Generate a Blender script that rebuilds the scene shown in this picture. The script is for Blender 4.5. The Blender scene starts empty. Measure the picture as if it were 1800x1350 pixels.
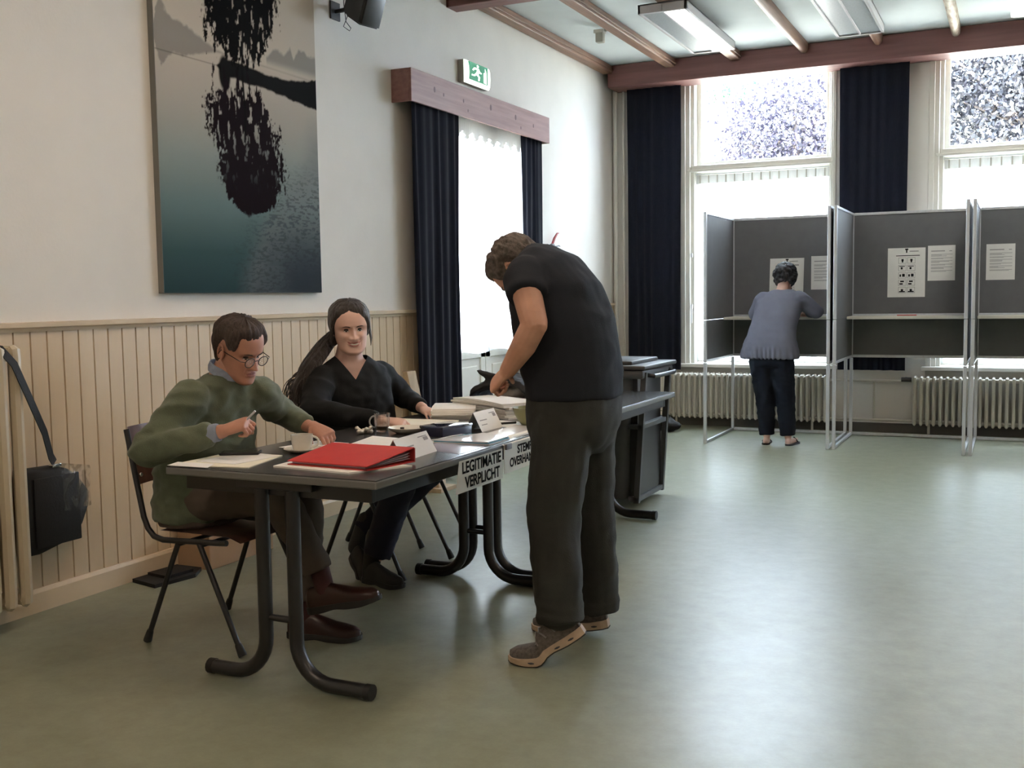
import bpy, bmesh, math, random
import numpy as np
from mathutils import Vector, Matrix, noise
V = Vector
R = math.radians
random.seed(7)
sc = bpy.context.scene
COL = sc.collection

# ------------------------------------------------------------------ camera, sky, exposure
cam = bpy.data.cameras.new('camera')
cam.sensor_fit = 'HORIZONTAL'; cam.sensor_width = 36.0
cam.lens = 36.0 * 1873.6 / 1800.0
cam.clip_end = 200
camo = bpy.data.objects.new('camera', cam); COL.objects.link(camo)
yaw, pit, rol = R(25.39), R(-4.652), R(-0.850)
fw = V((-math.sin(yaw) * math.cos(pit), math.cos(yaw) * math.cos(pit), math.sin(pit)))
rt = V((math.cos(yaw), math.sin(yaw), 0)); up = rt.cross(fw)
rt2 = rt * math.cos(rol) + up * math.sin(rol); up2 = -rt * math.sin(rol) + up * math.cos(rol)
mw = Matrix((rt2, up2, -fw)).transposed().to_4x4(); mw.translation = V((0, 0, 1.34))
camo.matrix_world = mw
sc.camera = camo

world = bpy.data.worlds.new('daylight_sky'); sc.world = world; world.use_nodes = True
bg = world.node_tree.nodes['Background']
bg.inputs[0].default_value = (0.68, 0.83, 1.0, 1); bg.inputs[1].default_value = 32.0
sun = bpy.data.lights.new('sun', 'SUN'); sun.energy = 110.0; sun.angle = R(0.6); sun.color = (1.0, 0.95, 0.86)
suno = bpy.data.objects.new('sun', sun); COL.objects.link(suno); suno.rotation_euler = (R(38), R(8), 0)
suno.location = (0, -10, 30)
sc.view_settings.view_transform = 'Standard'
sc.view_settings.look = 'None'
sc.view_settings.gamma = 1.0
sc.view_settings.use_curve_mapping = False
sc.view_settings.exposure = 0.40
sc.cycles.use_denoising = True
sc.cycles.sample_clamp_indirect = 6.0
sc.cycles.max_bounces = 10
sc.cycles.diffuse_bounces = 5
sc.cycles.transparent_max_bounces = 24
sc.cycles.caustics_reflective = False
sc.cycles.caustics_refractive = False
WARM_LAMP = (1.0, 0.77, 0.58)
FIX_POWER = 14.0
FIX_NEAR = [15.0, 12.0, 9.0, 22.0, 18.0]

# ------------------------------------------------------------------ helpers
def mat(name, col, rough=0.6, metal=0.0, spec=0.5, noise_s=0, noise_a=0.0, bump=0.0, bump_s=200, emit=None, es=0, sheen=0, alpha=None, trans=0, stretch=None, coat=0):
    m = bpy.data.materials.new(name); m.use_nodes = True
    nt = m.node_tree; b = nt.nodes['Principled BSDF']
    b.inputs['Base Color'].default_value = (*col, 1)
    b.inputs['Roughness'].default_value = rough
    b.inputs['Metallic'].default_value = metal
    b.inputs['Specular IOR Level'].default_value = spec
    if sheen: b.inputs['Sheen Weight'].default_value = sheen
    if coat: b.inputs['Coat Weight'].default_value = coat
    if trans: b.inputs['Transmission Weight'].default_value = trans
    if alpha is not None: b.inputs['Alpha'].default_value = alpha
    if emit:
        b.inputs['Emission Color'].default_value = (*emit, 1); b.inputs['Emission Strength'].default_value = es
    if noise_s or bump:
        tc = nt.nodes.new('ShaderNodeTexCoord'); mp = nt.nodes.new('ShaderNodeMapping')
        nt.links.new(tc.outputs['Object'], mp.inputs[0])
        if stretch: mp.inputs['Scale'].default_value = stretch
    if noise_s:
        n = nt.nodes.new('ShaderNodeTexNoise'); n.inputs['Scale'].default_value = noise_s; n.inputs['Detail'].default_value = 6
        nt.links.new(mp.outputs[0], n.inputs['Vector'])
        r = nt.nodes.new('ShaderNodeValToRGB'); nt.links.new(n.outputs['Fac'], r.inputs[0])
        r.color_ramp.elements[0].position = 0.3; r.color_ramp.elements[1].position = 0.7
        r.color_ramp.elements[0].color = (*[max(0, c * (1 - noise_a)) for c in col], 1)
        r.color_ramp.elements[1].color = (*[min(1, c * (1 + noise_a)) for c in col], 1)
        nt.links.new(r.outputs[0], b.inputs['Base Color'])
    if bump:
        n2 = nt.nodes.new('ShaderNodeTexNoise'); n2.inputs['Scale'].default_value = bump_s; n2.inputs['Detail'].default_value = 3
        nt.links.new(mp.outputs[0], n2.inputs['Vector'])
        bp = nt.nodes.new('ShaderNodeBump'); bp.inputs['Strength'].default_value = bump; bp.inputs['Distance'].default_value = 0.004
        nt.links.new(n2.outputs['Fac'], bp.inputs['Height']); nt.links.new(bp.outputs[0], b.inputs['Normal'])
    return m

def basis(d):
    d = V(d).normalized(); a = V((0, 0, 1)) if abs(d.z) < 0.9 else V((1, 0, 0))
    u = d.cross(a).normalized(); return u, d.cross(u).normalized(), d

class MB:
    """collects shapes into one bmesh"""
    def __init__(s): s.bm = bmesh.new(); s.mi = 0
    def _f(s, vs):
        try:
            f = s.bm.faces.new(vs); f.material_index = s.mi; return f
        except ValueError: return None
    def box(s, a, b, bev=0.0, M=None):
        x0, y0, z0 = [min(p, q) for p, q in zip(a, b)]; x1, y1, z1 = [max(p, q) for p, q in zip(a, b)]
        t = bmesh.new()
        bmesh.ops.create_cube(t, size=1)
        for v in t.verts: v.co = V(((x0 + x1) / 2 + v.co.x * (x1 - x0), (y0 + y1) / 2 + v.co.y * (y1 - y0), (z0 + z1) / 2 + v.co.z * (z1 - z0)))
        if bev > 0: bmesh.ops.bevel(t, geom=list(t.edges), offset=min(bev, 0.45 * min(x1 - x0, y1 - y0, z1 - z0)), segments=2, affect='EDGES', profile=0.5)
        if M is not None: t.transform(M)
        s.add(t); return s
    def add(s, t):
        mp = {}
        for v in t.verts: mp[v] = s.bm.verts.new(v.co)
        for f in t.faces: s._f([mp[v] for v in f.verts])
        t.free()
    def loft(s, rings, cap=True, closed=True):
        rr = [[s.bm.verts.new(V(p)) for p in r] for r in rings]; n = len(rr[0])
        for i in range(len(rr) - 1):
            for j in range(n if closed else n - 1):
                k = (j + 1) % n; s._f([rr[i][j], rr[i][k], rr[i + 1][k], rr[i + 1][j]])
        if cap and closed: s._f(list(reversed(rr[0]))); s._f(rr[-1])
        return s
    def tube(s, pts, r, n=10, cap=True):
        pts = [V(p) for p in pts]; rs = r if isinstance(r, (list, tuple)) else [r] * len(pts)
        rings = []; u = None
        for i, p in enumerate(pts):
            d = (pts[min(i + 1, len(pts) - 1)] - pts[max(i - 1, 0)]).normalized()
            if u is None: u = basis(d)[0]
            u = (u - d * u.dot(d)).normalized(); w = d.cross(u)
            rings.append([p + (u * math.cos(2 * math.pi * k / n) + w * math.sin(2 * math.pi * k / n)) * rs[i] for k in range(n)])
        return s.loft(rings, cap)
    def capsule(s, a, b, ra, rb, n=14, flat=(False, False)):
        a, b = V(a), V(b); u, w, d = basis(b - a); rings = []
        if not flat[0]:
            for t in (80, 55, 30): rings.append((a - d * ra * math.sin(R(t)), ra * math.cos(R(t))))
        for q in range(5): rings.append((a.lerp(b, q / 4), ra + (rb - ra) * q / 4))
        if not flat[1]:
            for t in (30, 55, 80): rings.append((b + d * rb * math.sin(R(t)), rb * math.cos(R(t))))
        s.loft([[c + (u * math.cos(2 * math.pi * k / n) + w * math.sin(2 * math.pi * k / n)) * r for k in range(n)] for c, r in rings]); return s
    def chain(s, pr, flat=(False, False), n=14):
        for i in range(len(pr) - 1):
            s.capsule(pr[i][0], pr[i + 1][0], pr[i][1], pr[i + 1][1], n, (flat[0] and i == 0, flat[1] and i == len(pr) - 2))
        return s
    def ell(s, rings, n=24, p=2.0):
        """rings: (centre, u radius-vector, v radius-vector)"""
        out = []
        for c, u, w in rings:
            c, u, w = V(c), V(u), V(w); row = []
            for k in range(n):
                a = 2 * math.pi * k / n; ca, sa = math.cos(a), math.sin(a)
                row.append(c + u * math.copysign(abs(ca) ** (2 / p), ca) + w * math.copysign(abs(sa) ** (2 / p), sa))
            out.append(row)
        return s.loft(out)
    def ball(s, c, r, M=None, sub=2):
        t = bmesh.new(); bmesh.ops.create_icosphere(t, subdivisions=sub, radius=1)
        r = r if isinstance(r, (tuple, list)) else (r, r, r)
        for v in t.verts: v.co = V((v.co.x * r[0], v.co.y * r[1], v.co.z * r[2]))
        if M is not None: t.transform(M.to_4x4())
        for v in t.verts: v.co += V(c)
        s.add(t); return s
    def lathe(s, prof, c=(0, 0, 0), n=32, cap=False):
        c = V(c); rings = [[c + V((r * math.cos(2 * math.pi * k / n), r * math.sin(2 * math.pi * k / n), z)) for k in range(n)] for r, z in prof]
        return s.loft(rings, cap)
    def prism(s, poly, d, close=True):
        """poly: 3D points of a planar outline, d: extrusion vector"""
        a = [s.bm.verts.new(V(p)) for p in poly]; b = [s.bm.verts.new(V(p) + V(d)) for p in poly]
        s._f(list(reversed(a))); s._f(b)
        for i in range(len(poly)): k = (i + 1) % len(poly); s._f([a[i], a[k], b[k], b[i]])
        return s
    def grid(s, f, nu, nv, thick=None):
        g = [[s.bm.verts.new(V(f(i / nu, j / nv))) for j in range(nv + 1)] for i in range(nu + 1)]
        for i in range(nu):
            for j in range(nv): s._f([g[i][j], g[i + 1][j], g[i + 1][j + 1], g[i][j + 1]])
        return s

def setp(o, label=None, cat=None, group=None, kind=None):
    if label: o['label'] = label
    if cat: o['category'] = cat
    if group: o['group'] = group
    if kind: o['kind'] = kind
    return o

def link_mesh(name, me, mats, parent=None, smooth=True, sharp=40):
    vs = [v.co for v in me.vertices]
    c = V((0, 0, 0))
    if vs:
        arr = np.empty(len(vs) * 3); me.vertices.foreach_get('co', arr); arr = arr.reshape(-1, 3)
        mn, mx = arr.min(0), arr.max(0); c = V(((mn[0] + mx[0]) / 2, (mn[1] + mx[1]) / 2, mn[2]))
        me.transform(Matrix.Translation(-c))
    for m in (mats if isinstance(mats, (list, tuple)) else [mats]): me.materials.append(m)
    if smooth:
        me.polygons.foreach_set('use_smooth', [True] * len(me.polygons))
        try: me.set_sharp_from_angle(angle=R(sharp))
        except Exception: pass
    o = bpy.data.objects.new(name, me); COL.objects.link(o); o.location = c
    if parent is not None:
        o.parent = parent; o.location = c - wloc(parent)
    return o

def wloc(p):
    l = V(p.location)
    while p.parent is not None: p = p.parent; l = l + V(p.location)
    return l

def obj(name, mb, mats, parent=None, smooth=True, sharp=40, norm=True):
    me = bpy.data.meshes.new(name)
    if norm: bmesh.ops.recalc_face_normals(mb.bm, faces=mb.bm.faces)
    mb.bm.to_mesh(me); mb.bm.free()
    return link_mesh(name, me, mats, parent, smooth, sharp)

def thing(name, label, cat, loc=(0, 0, 0), group=None):
    o = bpy.data.objects.new(name, None); COL.objects.link(o); o.location = loc; o.empty_display_size = 0.1
    return setp(o, label, cat, group)

def struct(name, mb, m, smooth=False):
    o = obj(name, mb, m, None, smooth); o['kind'] = 'structure'; return o

def copy_tree(o, parent=None, dloc=None):
    c = o.copy(); COL.objects.link(c)
    if parent is not None: c.parent = parent
    if dloc is not None: c.location = V(o.location) + V(dloc)
    for ch in list(o.children): copy_tree(ch, c)
    return c

def remeshed(mb, voxel, smooth_it=4, factor=0.5):
    me = bpy.data.meshes.new('tmp'); mb.bm.normal_update()
    bmesh.ops.recalc_face_normals(mb.bm, faces=mb.bm.faces); mb.bm.to_mesh(me); mb.bm.free()
    o = bpy.data.objects.new('tmp', me); COL.objects.link(o)
    r = o.modifiers.new('r', 'REMESH'); r.mode = 'VOXEL'; r.voxel_size = voxel; r.adaptivity = 0
    if smooth_it:
        s = o.modifiers.new('s', 'SMOOTH'); s.factor = factor; s.iterations = smooth_it
    dg = bpy.context.evaluated_depsgraph_get(); dg.update()
    out = bpy.data.meshes.new_from_object(o.evaluated_get(dg))
    bpy.data.objects.remove(o); bpy.data.meshes.remove(me)
    return out

def text_mesh(body, size, M, parent, m, name='lettering', depth=0.0006, bold=0.0, width=1.0):
    cu = bpy.data.curves.new('t', 'FONT'); cu.body = body; cu.size = size; cu.align_x = 'CENTER'; cu.align_y = 'CENTER'
    cu.extrude = depth; cu.offset = bold; cu.space_character = 1.0
    o = bpy.data.objects.new('t', cu); COL.objects.link(o)
    dg = bpy.context.evaluated_depsgraph_get(); dg.update()
    me = bpy.data.meshes.new_from_object(o.evaluated_get(dg)); bpy.data.objects.remove(o)
    me.materials.clear()
    me.transform(M @ Matrix.Diagonal((width, 1, 1, 1)))
    return link_mesh(name, me, m, parent, False)

# ------------------------------------------------------------------ materials
M = {}
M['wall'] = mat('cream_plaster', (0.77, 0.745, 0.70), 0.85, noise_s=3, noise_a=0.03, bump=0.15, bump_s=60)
M['ceil'] = mat('white_ceiling', (0.71, 0.76, 0.77), 0.9, noise_s=4, noise_a=0.03, bump=0.1, bump_s=80)
M['wains'] = mat('cream_painted_board', (0.66, 0.515, 0.345), 0.42, noise_s=9, noise_a=0.05, stretch=(1, 1, 0.15))
M['trimc'] = mat('cream_trim', (0.68, 0.55, 0.39), 0.4, noise_s=5, noise_a=0.04)
M['white'] = mat('white_gloss_paint', (0.74, 0.72, 0.66), 0.35, noise_s=6, noise_a=0.03)
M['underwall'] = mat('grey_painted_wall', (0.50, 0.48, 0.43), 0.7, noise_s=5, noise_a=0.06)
M['radiator'] = mat('radiator_enamel', (0.60, 0.57, 0.50), 0.35)
M['radcream'] = mat('cream_radiator_enamel', (0.55, 0.47, 0.34), 0.35)
M['black_metal'] = mat('black_steel', (0.012, 0.012, 0.014), 0.35, metal=0.0, spec=0.6)
M['alu'] = mat('brushed_aluminium', (0.62, 0.64, 0.67), 0.42, metal=0.55, noise_s=40, noise_a=0.06, stretch=(1, 1, 0.05))
M['chrome'] = mat('chrome', (0.8, 0.8, 0.8), 0.15, metal=1.0)
M['panel'] = mat('grey_booth_panel', (0.125, 0.125, 0.13), 0.65, noise_s=12, noise_a=0.05)
M['paper'] = mat('white_paper', (0.82, 0.81, 0.78), 0.7, noise_s=20, noise_a=0.02)
M['paper2'] = mat('cream_paper', (0.80, 0.76, 0.62), 0.7)
M['ink'] = mat('black_ink', (0.012, 0.012, 0.012), 0.9, spec=0.1)
M['greyink'] = mat('grey_ink', (0.32, 0.31, 0.31), 0.7)
M['navy'] = mat('navy_velvet', (0.019, 0.021, 0.036), 0.95, spec=0.2, sheen=0.12, noise_s=60, noise_a=0.15, stretch=(4, 4, 0.3))
M['skin'] = mat('skin', (0.56, 0.30, 0.21), 0.5, noise_s=18, noise_a=0.10)
M['skin2'] = mat('ruddy_skin', (0.46, 0.225, 0.155), 0.5, noise_s=18, noise_a=0.12)
M['skin3'] = mat('pale_skin', (0.66, 0.42, 0.34), 0.5, noise_s=14, noise_a=0.08)
M['lip'] = mat('lip', (0.46, 0.19, 0.16), 0.45)
M['tooth'] = mat('tooth', (0.8, 0.77, 0.7), 0.3)
M['eye'] = mat('eye_white', (0.6, 0.57, 0.53), 0.3)
M['iris'] = mat('dark_iris', (0.03, 0.02, 0.015), 0.2)
M['rubber'] = mat('black_rubber', (0.015, 0.015, 0.015), 0.6)
M['clear'] = mat('clear_plastic', (0.9, 0.9, 0.92), 0.12, trans=0.9, alpha=0.45)

def wood(name, c1, c2, scale=6, rough=0.5, ax=(1, 1, 1)):
    m = bpy.data.materials.new(name); m.use_nodes = True; nt = m.node_tree; b = nt.nodes['Principled BSDF']
    tc = nt.nodes.new('ShaderNodeTexCoord'); mp = nt.nodes.new('ShaderNodeMapping'); mp.inputs['Scale'].default_value = ax
    n = nt.nodes.new('ShaderNodeTexNoise'); n.inputs['Scale'].default_value = scale; n.inputs['Detail'].default_value = 8
    r = nt.nodes.new('ShaderNodeValToRGB'); r.color_ramp.elements[0].position = 0.35; r.color_ramp.elements[1].position = 0.65
    r.color_ramp.elements[0].color = (*c1, 1); r.color_ramp.elements[1].color = (*c2, 1)
    nt.links.new(tc.outputs['Object'], mp.inputs[0]); nt.links.new(mp.outputs[0], n.inputs['Vector']); nt.links.new(n.outputs[0], r.inputs[0])
    nt.links.new(r.outputs[0], b.inputs['Base Color']); b.inputs['Roughness'].default_value = rough
    return m
M['beam'] = wood('dark_red_stained_beam', (0.13, 0.050, 0.043), (0.19, 0.080, 0.068), 3, 0.55, (0.4, 6, 6))
M['rafter'] = wood('brown_stained_rafter', (0.13, 0.062, 0.038), (0.21, 0.115, 0.07), 5, 0.5, (8, 0.4, 8))
M['rafterwhite'] = wood('bare_pole_wood', (0.20, 0.12, 0.075), (0.46, 0.40, 0.31), 7, 0.6, (6, 1.0, 6))
M['pelmet'] = wood('reddish_pine', (0.20, 0.09, 0.075), (0.27, 0.135, 0.11), 4, 0.5, (5, 0.5, 8))
M['knot'] = mat('pine_knot', (0.10, 0.04, 0.035), 0.6)
M['ply'] = wood('brown_plywood', (0.15, 0.075, 0.055), (0.23, 0.12, 0.09), 4, 0.35, (1, 6, 1))
M['bare'] = wood('light_bare_wood', (0.50, 0.38, 0.25), (0.60, 0.47, 0.33), 5, 0.6, (6, 6, 0.5))
M['card'] = mat('brown_cardboard', (0.42, 0.27, 0.16), 0.8, noise_s=8, noise_a=0.05)
M['tabletop'] = mat('dark_grey_laminate', (0.045, 0.046, 0.048), 0.25, spec=0.55, noise_s=90, noise_a=0.10)
M['tabedge'] = mat('grey_table_edge', (0.14, 0.14, 0.135), 0.45)

# linoleum floor: mottled green-grey, semi gloss
fl = bpy.data.materials.new('green_grey_linoleum'); fl.use_nodes = True; nt = fl.node_tree; b = nt.nodes['Principled BSDF']
tc = nt.nodes.new('ShaderNodeTexCoord'); mp = nt.nodes.new('ShaderNodeMapping'); nt.links.new(tc.outputs['Object'], mp.inputs[0])
n1 = nt.nodes.new('ShaderNodeTexNoise'); n1.inputs['Scale'].default_value = 9; n1.inputs['Detail'].default_value = 9; n1.inputs['Roughness'].default_value = 0.75
n2 = nt.nodes.new('ShaderNodeTexNoise'); n2.inputs['Scale'].default_value = 1.1; n2.inputs['Detail'].default_value = 5
n3 = nt.nodes.new('ShaderNodeTexVoronoi'); n3.inputs['Scale'].default_value = 55
for n in (n1, n2, n3): nt.links.new(mp.outputs[0], n.inputs['Vector'])
r1 = nt.nodes.new('ShaderNodeValToRGB'); r1.color_ramp.elements[0].position = 0.3; r1.color_ramp.elements[1].position = 0.72
r1.color_ramp.elements[0].color = (0.210, 0.226, 0.160, 1); r1.color_ramp.elements[1].color = (0.292, 0.312, 0.238, 1)
nt.links.new(n1.outputs[0], r1.inputs[0])
mx = nt.nodes.new('ShaderNodeMix'); mx.data_type = 'RGBA'; mx.blend_type = 'MULTIPLY'; mx.inputs['Factor'].default_value = 0.5
r2 = nt.nodes.new('ShaderNodeValToRGB'); r2.color_ramp.elements[0].position = 0.3; r2.color_ramp.elements[1].position = 0.7
r2.color_ramp.elements[0].color = (0.78, 0.76, 0.72, 1); r2.color_ramp.elements[1].color = (1, 1, 1, 1)
nt.links.new(n2.outputs[0], r2.inputs[0]); nt.links.new(r1.outputs[0], mx.inputs['A']); nt.links.new(r2.outputs[0], mx.inputs['B'])
nt.links.new(mx.outputs['Result'], b.inputs['Base Color'])
rr = nt.nodes.new('ShaderNodeMapRange'); rr.inputs['To Min'].default_value = 0.28; rr.inputs['To Max'].default_value = 0.44
nt.links.new(n2.outputs[0], rr.inputs['Value']); nt.links.new(rr.outputs[0], b.inputs['Roughness'])
bp = nt.nodes.new('ShaderNodeBump'); bp.inputs['Strength'].default_value = 0.12; bp.inputs['Distance'].default_value = 0.004
nt.links.new(n1.outputs[0], bp.inputs['Height']); nt.links.new(bp.outputs[0], b.inputs['Normal'])
b.inputs['Specular IOR Level'].default_value = 0.5
M['floor'] = fl

# net curtain: part see-through, part translucent weave
nm = bpy.data.materials.new('white_net'); nm.use_nodes = True; nt = nm.node_tree; nt.nodes.clear()
o_ = nt.nodes.new('ShaderNodeOutputMaterial'); tr = nt.nodes.new('ShaderNodeBsdfTransparent'); tl = nt.nodes.new('ShaderNodeBsdfTranslucent'); df = nt.nodes.new('ShaderNodeBsdfDiffuse')
tl.inputs[0].default_value = (0.93, 0.94, 0.94, 1); df.inputs[0].default_value = (0.85, 0.86, 0.86, 1)
m1 = nt.nodes.new('ShaderNodeMixShader'); m1.inputs[0].default_value = 0.35; m2 = nt.nodes.new('ShaderNodeMixShader'); m2.inputs[0].default_value = 0.72
nt.links.new(tl.outputs[0], m1.inputs[1]); nt.links.new(df.outputs[0], m1.inputs[2]); nt.links.new(tr.outputs[0], m2.inputs[1]); nt.links.new(m1.outputs[0], m2.inputs[2]); nt.links.new(m2.outputs[0], o_.inputs[0])
M['net'] = nm
n2_ = nm.copy(); n2_.name = 'pleated_heading_net'; M['net2'] = n2_
for nd in n2_.node_tree.nodes:
    if nd.type == 'MIX_SHADER' and abs(nd.inputs[0].default_value - 0.72) < 1e-3: nd.inputs[0].default_value = 0.99
    if nd.type == 'MIX_SHADER' and abs(nd.inputs[0].default_value - 0.35) < 1e-3: nd.inputs[0].default_value = 0.90
    if nd.type == 'BSDF_TRANSLUCENT': nd.inputs[0].default_value = (0.5, 0.5, 0.5, 1)
gm = bpy.data.materials.new('window_glass'); gm.use_nodes = True; nt = gm.node_tree; nt.nodes.clear()
o_ = nt.nodes.new('ShaderNodeOutputMaterial'); tr = nt.nodes.new('ShaderNodeBsdfTransparent'); gl = nt.nodes.new('ShaderNodeBsdfGlossy'); gl.inputs['Roughness'].default_value = 0.03
fr = nt.nodes.new('ShaderNodeLayerWeight'); fr.inputs[0].default_value = 0.12; mm = nt.nodes.new('ShaderNodeMixShader')
nt.links.new(fr.outputs['Facing'], mm.inputs[0]); nt.links.new(tr.outputs[0], mm.inputs[1]); nt.links.new(gl.outputs[0], mm.inputs[2]); nt.links.new(mm.outputs[0], o_.inputs[0])
M['glass'] = gm

# ------------------------------------------------------------------ room shell
XL, YB, ZC = -3.862, 10.68, 3.66
XR, YF = 4.6, -3.5
mb = MB(); mb.box((XL - 0.3, YF - 0.3, -0.1), (XR + 0.3, YB + 0.3, 0)); struct('floor', mb, M['floor'])
mb = MB(); mb.box((XL - 0.3, YF - 0.3, ZC), (XR + 0.3, YB + 0.3, ZC + 0.12)); struct('ceiling', mb, M['ceil'])
# left wall with the garden door opening (Y 7.02..8.36, z 0..2.78)
DY0, DY1, DZ = 7.0, 8.40, 2.80
mb = MB(); mb.box((XL - 0.28, YF, 0), (XL, DY0, ZC)); mb.box((XL - 0.28, DY1, 0), (XL, YB + 0.3, ZC)); mb.box((XL - 0.28, DY0, DZ), (XL, DY1, ZC))
struct('wall_left', mb, M['wall'])
# back wall: two windows in view and a third further right
WINS = [(-3.13, -1.60), (-0.775, 0.755), (1.56, 3.09)]
WZ0, WZ1 = 0.62, 3.54
mb = MB(); xs = [XL] + [v for w in WINS for v in w] + [XR]
for i in range(0, len(xs), 2): mb.box((xs[i], YB, 0), (xs[i + 1], YB + 0.30, ZC))
for a, b_ in WINS: mb.box((a, YB, WZ1), (b_, YB + 0.30, ZC))
struct('wall_back', mb, M['wall'])
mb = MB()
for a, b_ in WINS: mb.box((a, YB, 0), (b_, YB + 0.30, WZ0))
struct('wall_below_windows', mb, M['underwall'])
mb = MB(); mb.box((XR, YF, 0), (XR + 0.2, YB, ZC)); struct('wall_right', mb, M['wall'])
mb = MB(); mb.box((XL, YF - 0.2, 0), (XR, YF, ZC)); struct('wall_front', mb, M['wall'])

# wainscot: individual tongue-and-groove boards on the left wall
wn = bpy.data.objects.new('trim_1', None); COL.objects.link(wn); wn['kind'] = 'structure'
def plank_mesh(w):
    mb = MB(); h = 1.225
    pts = [(-0.0, 0.0), (0.004, 0.001), (0.014, 0.004), (0.014, w - 0.004), (0.004, w - 0.001), (0.0, w)]
    mb.prism([V((x, y, 0.0)) for x, y in pts], (0, 0, h)); return mb
pw = 0.0872
first = None; y = 1.0
spans = [(1.0, DY0 - 0.08), (DY1 + 0.08, YB)]
for (ya, yb) in spans:
    y = ya
    while y < yb - 0.01:
        if first is None:
            first = obj('plank', plank_mesh(pw), M['wains'], wn, False); base0 = V(first.location); first.location = base0 + V((XL, y, 0.0))
        else:
            c = first.copy(); COL.objects.link(c); c.location = base0 + V((XL, y, 0.0))
            if y + pw > yb: c.scale = (1, (yb - y) / pw, 1)
        y += pw
for nm_, (a, b_) in (('dado_rail', (XL, 0)),):
    for (ya, yb) in spans:
        mb = MB(); mb.prism([(XL, ya, 1.222), (XL + 0.022, ya, 1.222), (XL + 0.026, ya, 1.236), (XL + 0.040, ya, 1.242), (XL + 0.042, ya, 1.262), (XL, ya, 1.264)], (0, yb - ya, 0))
        obj('dado_rail', mb, M['trimc'], wn, False)
for k, (ya, yb) in enumerate(spans):
    mb = MB(); mb.prism([(XL, ya, 0), (XL + 0.030, ya, 0), (XL + 0.030, ya, 0.085), (XL + 0.022, ya, 0.10), (XL, ya, 0.104)], (0, yb - ya, 0))
    struct('baseboard_left', mb, M['trimc'])
mb = MB(); mb.box((XL, YB - 0.02, 0), (XR, YB, 0.09)); struct('baseboard_back', mb, mat('dark_skirting', (0.10, 0.09, 0.08), 0.6))

# back beam, tie beam, rafters
mb = MB(); mb.box((XL + 0.06, 10.37, 3.437), (XR, YB - 0.0, ZC - 0.005), 0.004); struct('trim_2', mb, M['beam'])
mb = MB(); mb.box((XL, 7.10, 3.48), (XR, 7.26, ZC), 0.004); struct('trim_3', mb, M['beam'])
for i, x in enumerate([-3.80, -3.145, -2.50, -1.86, -1.20, -0.545, 0.10, 0.75, 1.4, 2.05, 2.7]):
    mb = MB(); w = 0.05
    if i < 3:
        mb.box((x - w, YF, 3.575), (x + w, 10.372, ZC - 0.005), 0.008)
        mb.box((x - w - 0.012, YF, 3.60), (x + w + 0.012, 10.372, 3.612), 0.003)
    else:
        ww = 0.040; ring = [(math.cos(a) * ww, -math.sin(a) * 0.052) for a in [math.pi * t / 8 for t in range(9)]]
        rings = []
        for q in range(45):
            yy = YF + (10.40 - YF) * q / 44; wob = 1 + 0.07 * noise.noise(V((i * 7.3, yy * 2.2, 0)))
            off = 0.006 * noise.noise(V((i * 3.1, yy * 0.8, 5)))
            rings.append([V((x + off - ww * wob, yy, ZC))] + [V((x + off - px_ * wob, yy, 3.618 + pz_ * wob * 0.95)) for px_, pz_ in ring] + [V((x + off + ww * wob, yy, ZC))])
        mb.loft(rings)
    struct('trim_%d' % (i + 4), mb, M['rafterwhite'] if i in (5, 6) else M['rafter'], i >= 3)

# white corner pipes left of the back curtain
mb = MB(); mb.tube([(XL + 0.045, YB - 0.05, 0.0), (XL + 0.045, YB - 0.05, 3.44)], 0.022); mb.tube([(XL + 0.13, YB - 0.035, 0.0), (XL + 0.13, YB - 0.035, 3.44)], 0.014)
setp(obj('heating_pipe', mb, M['white']), 'pair of white vertical heating pipes in the back left corner', 'pipe')

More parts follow.
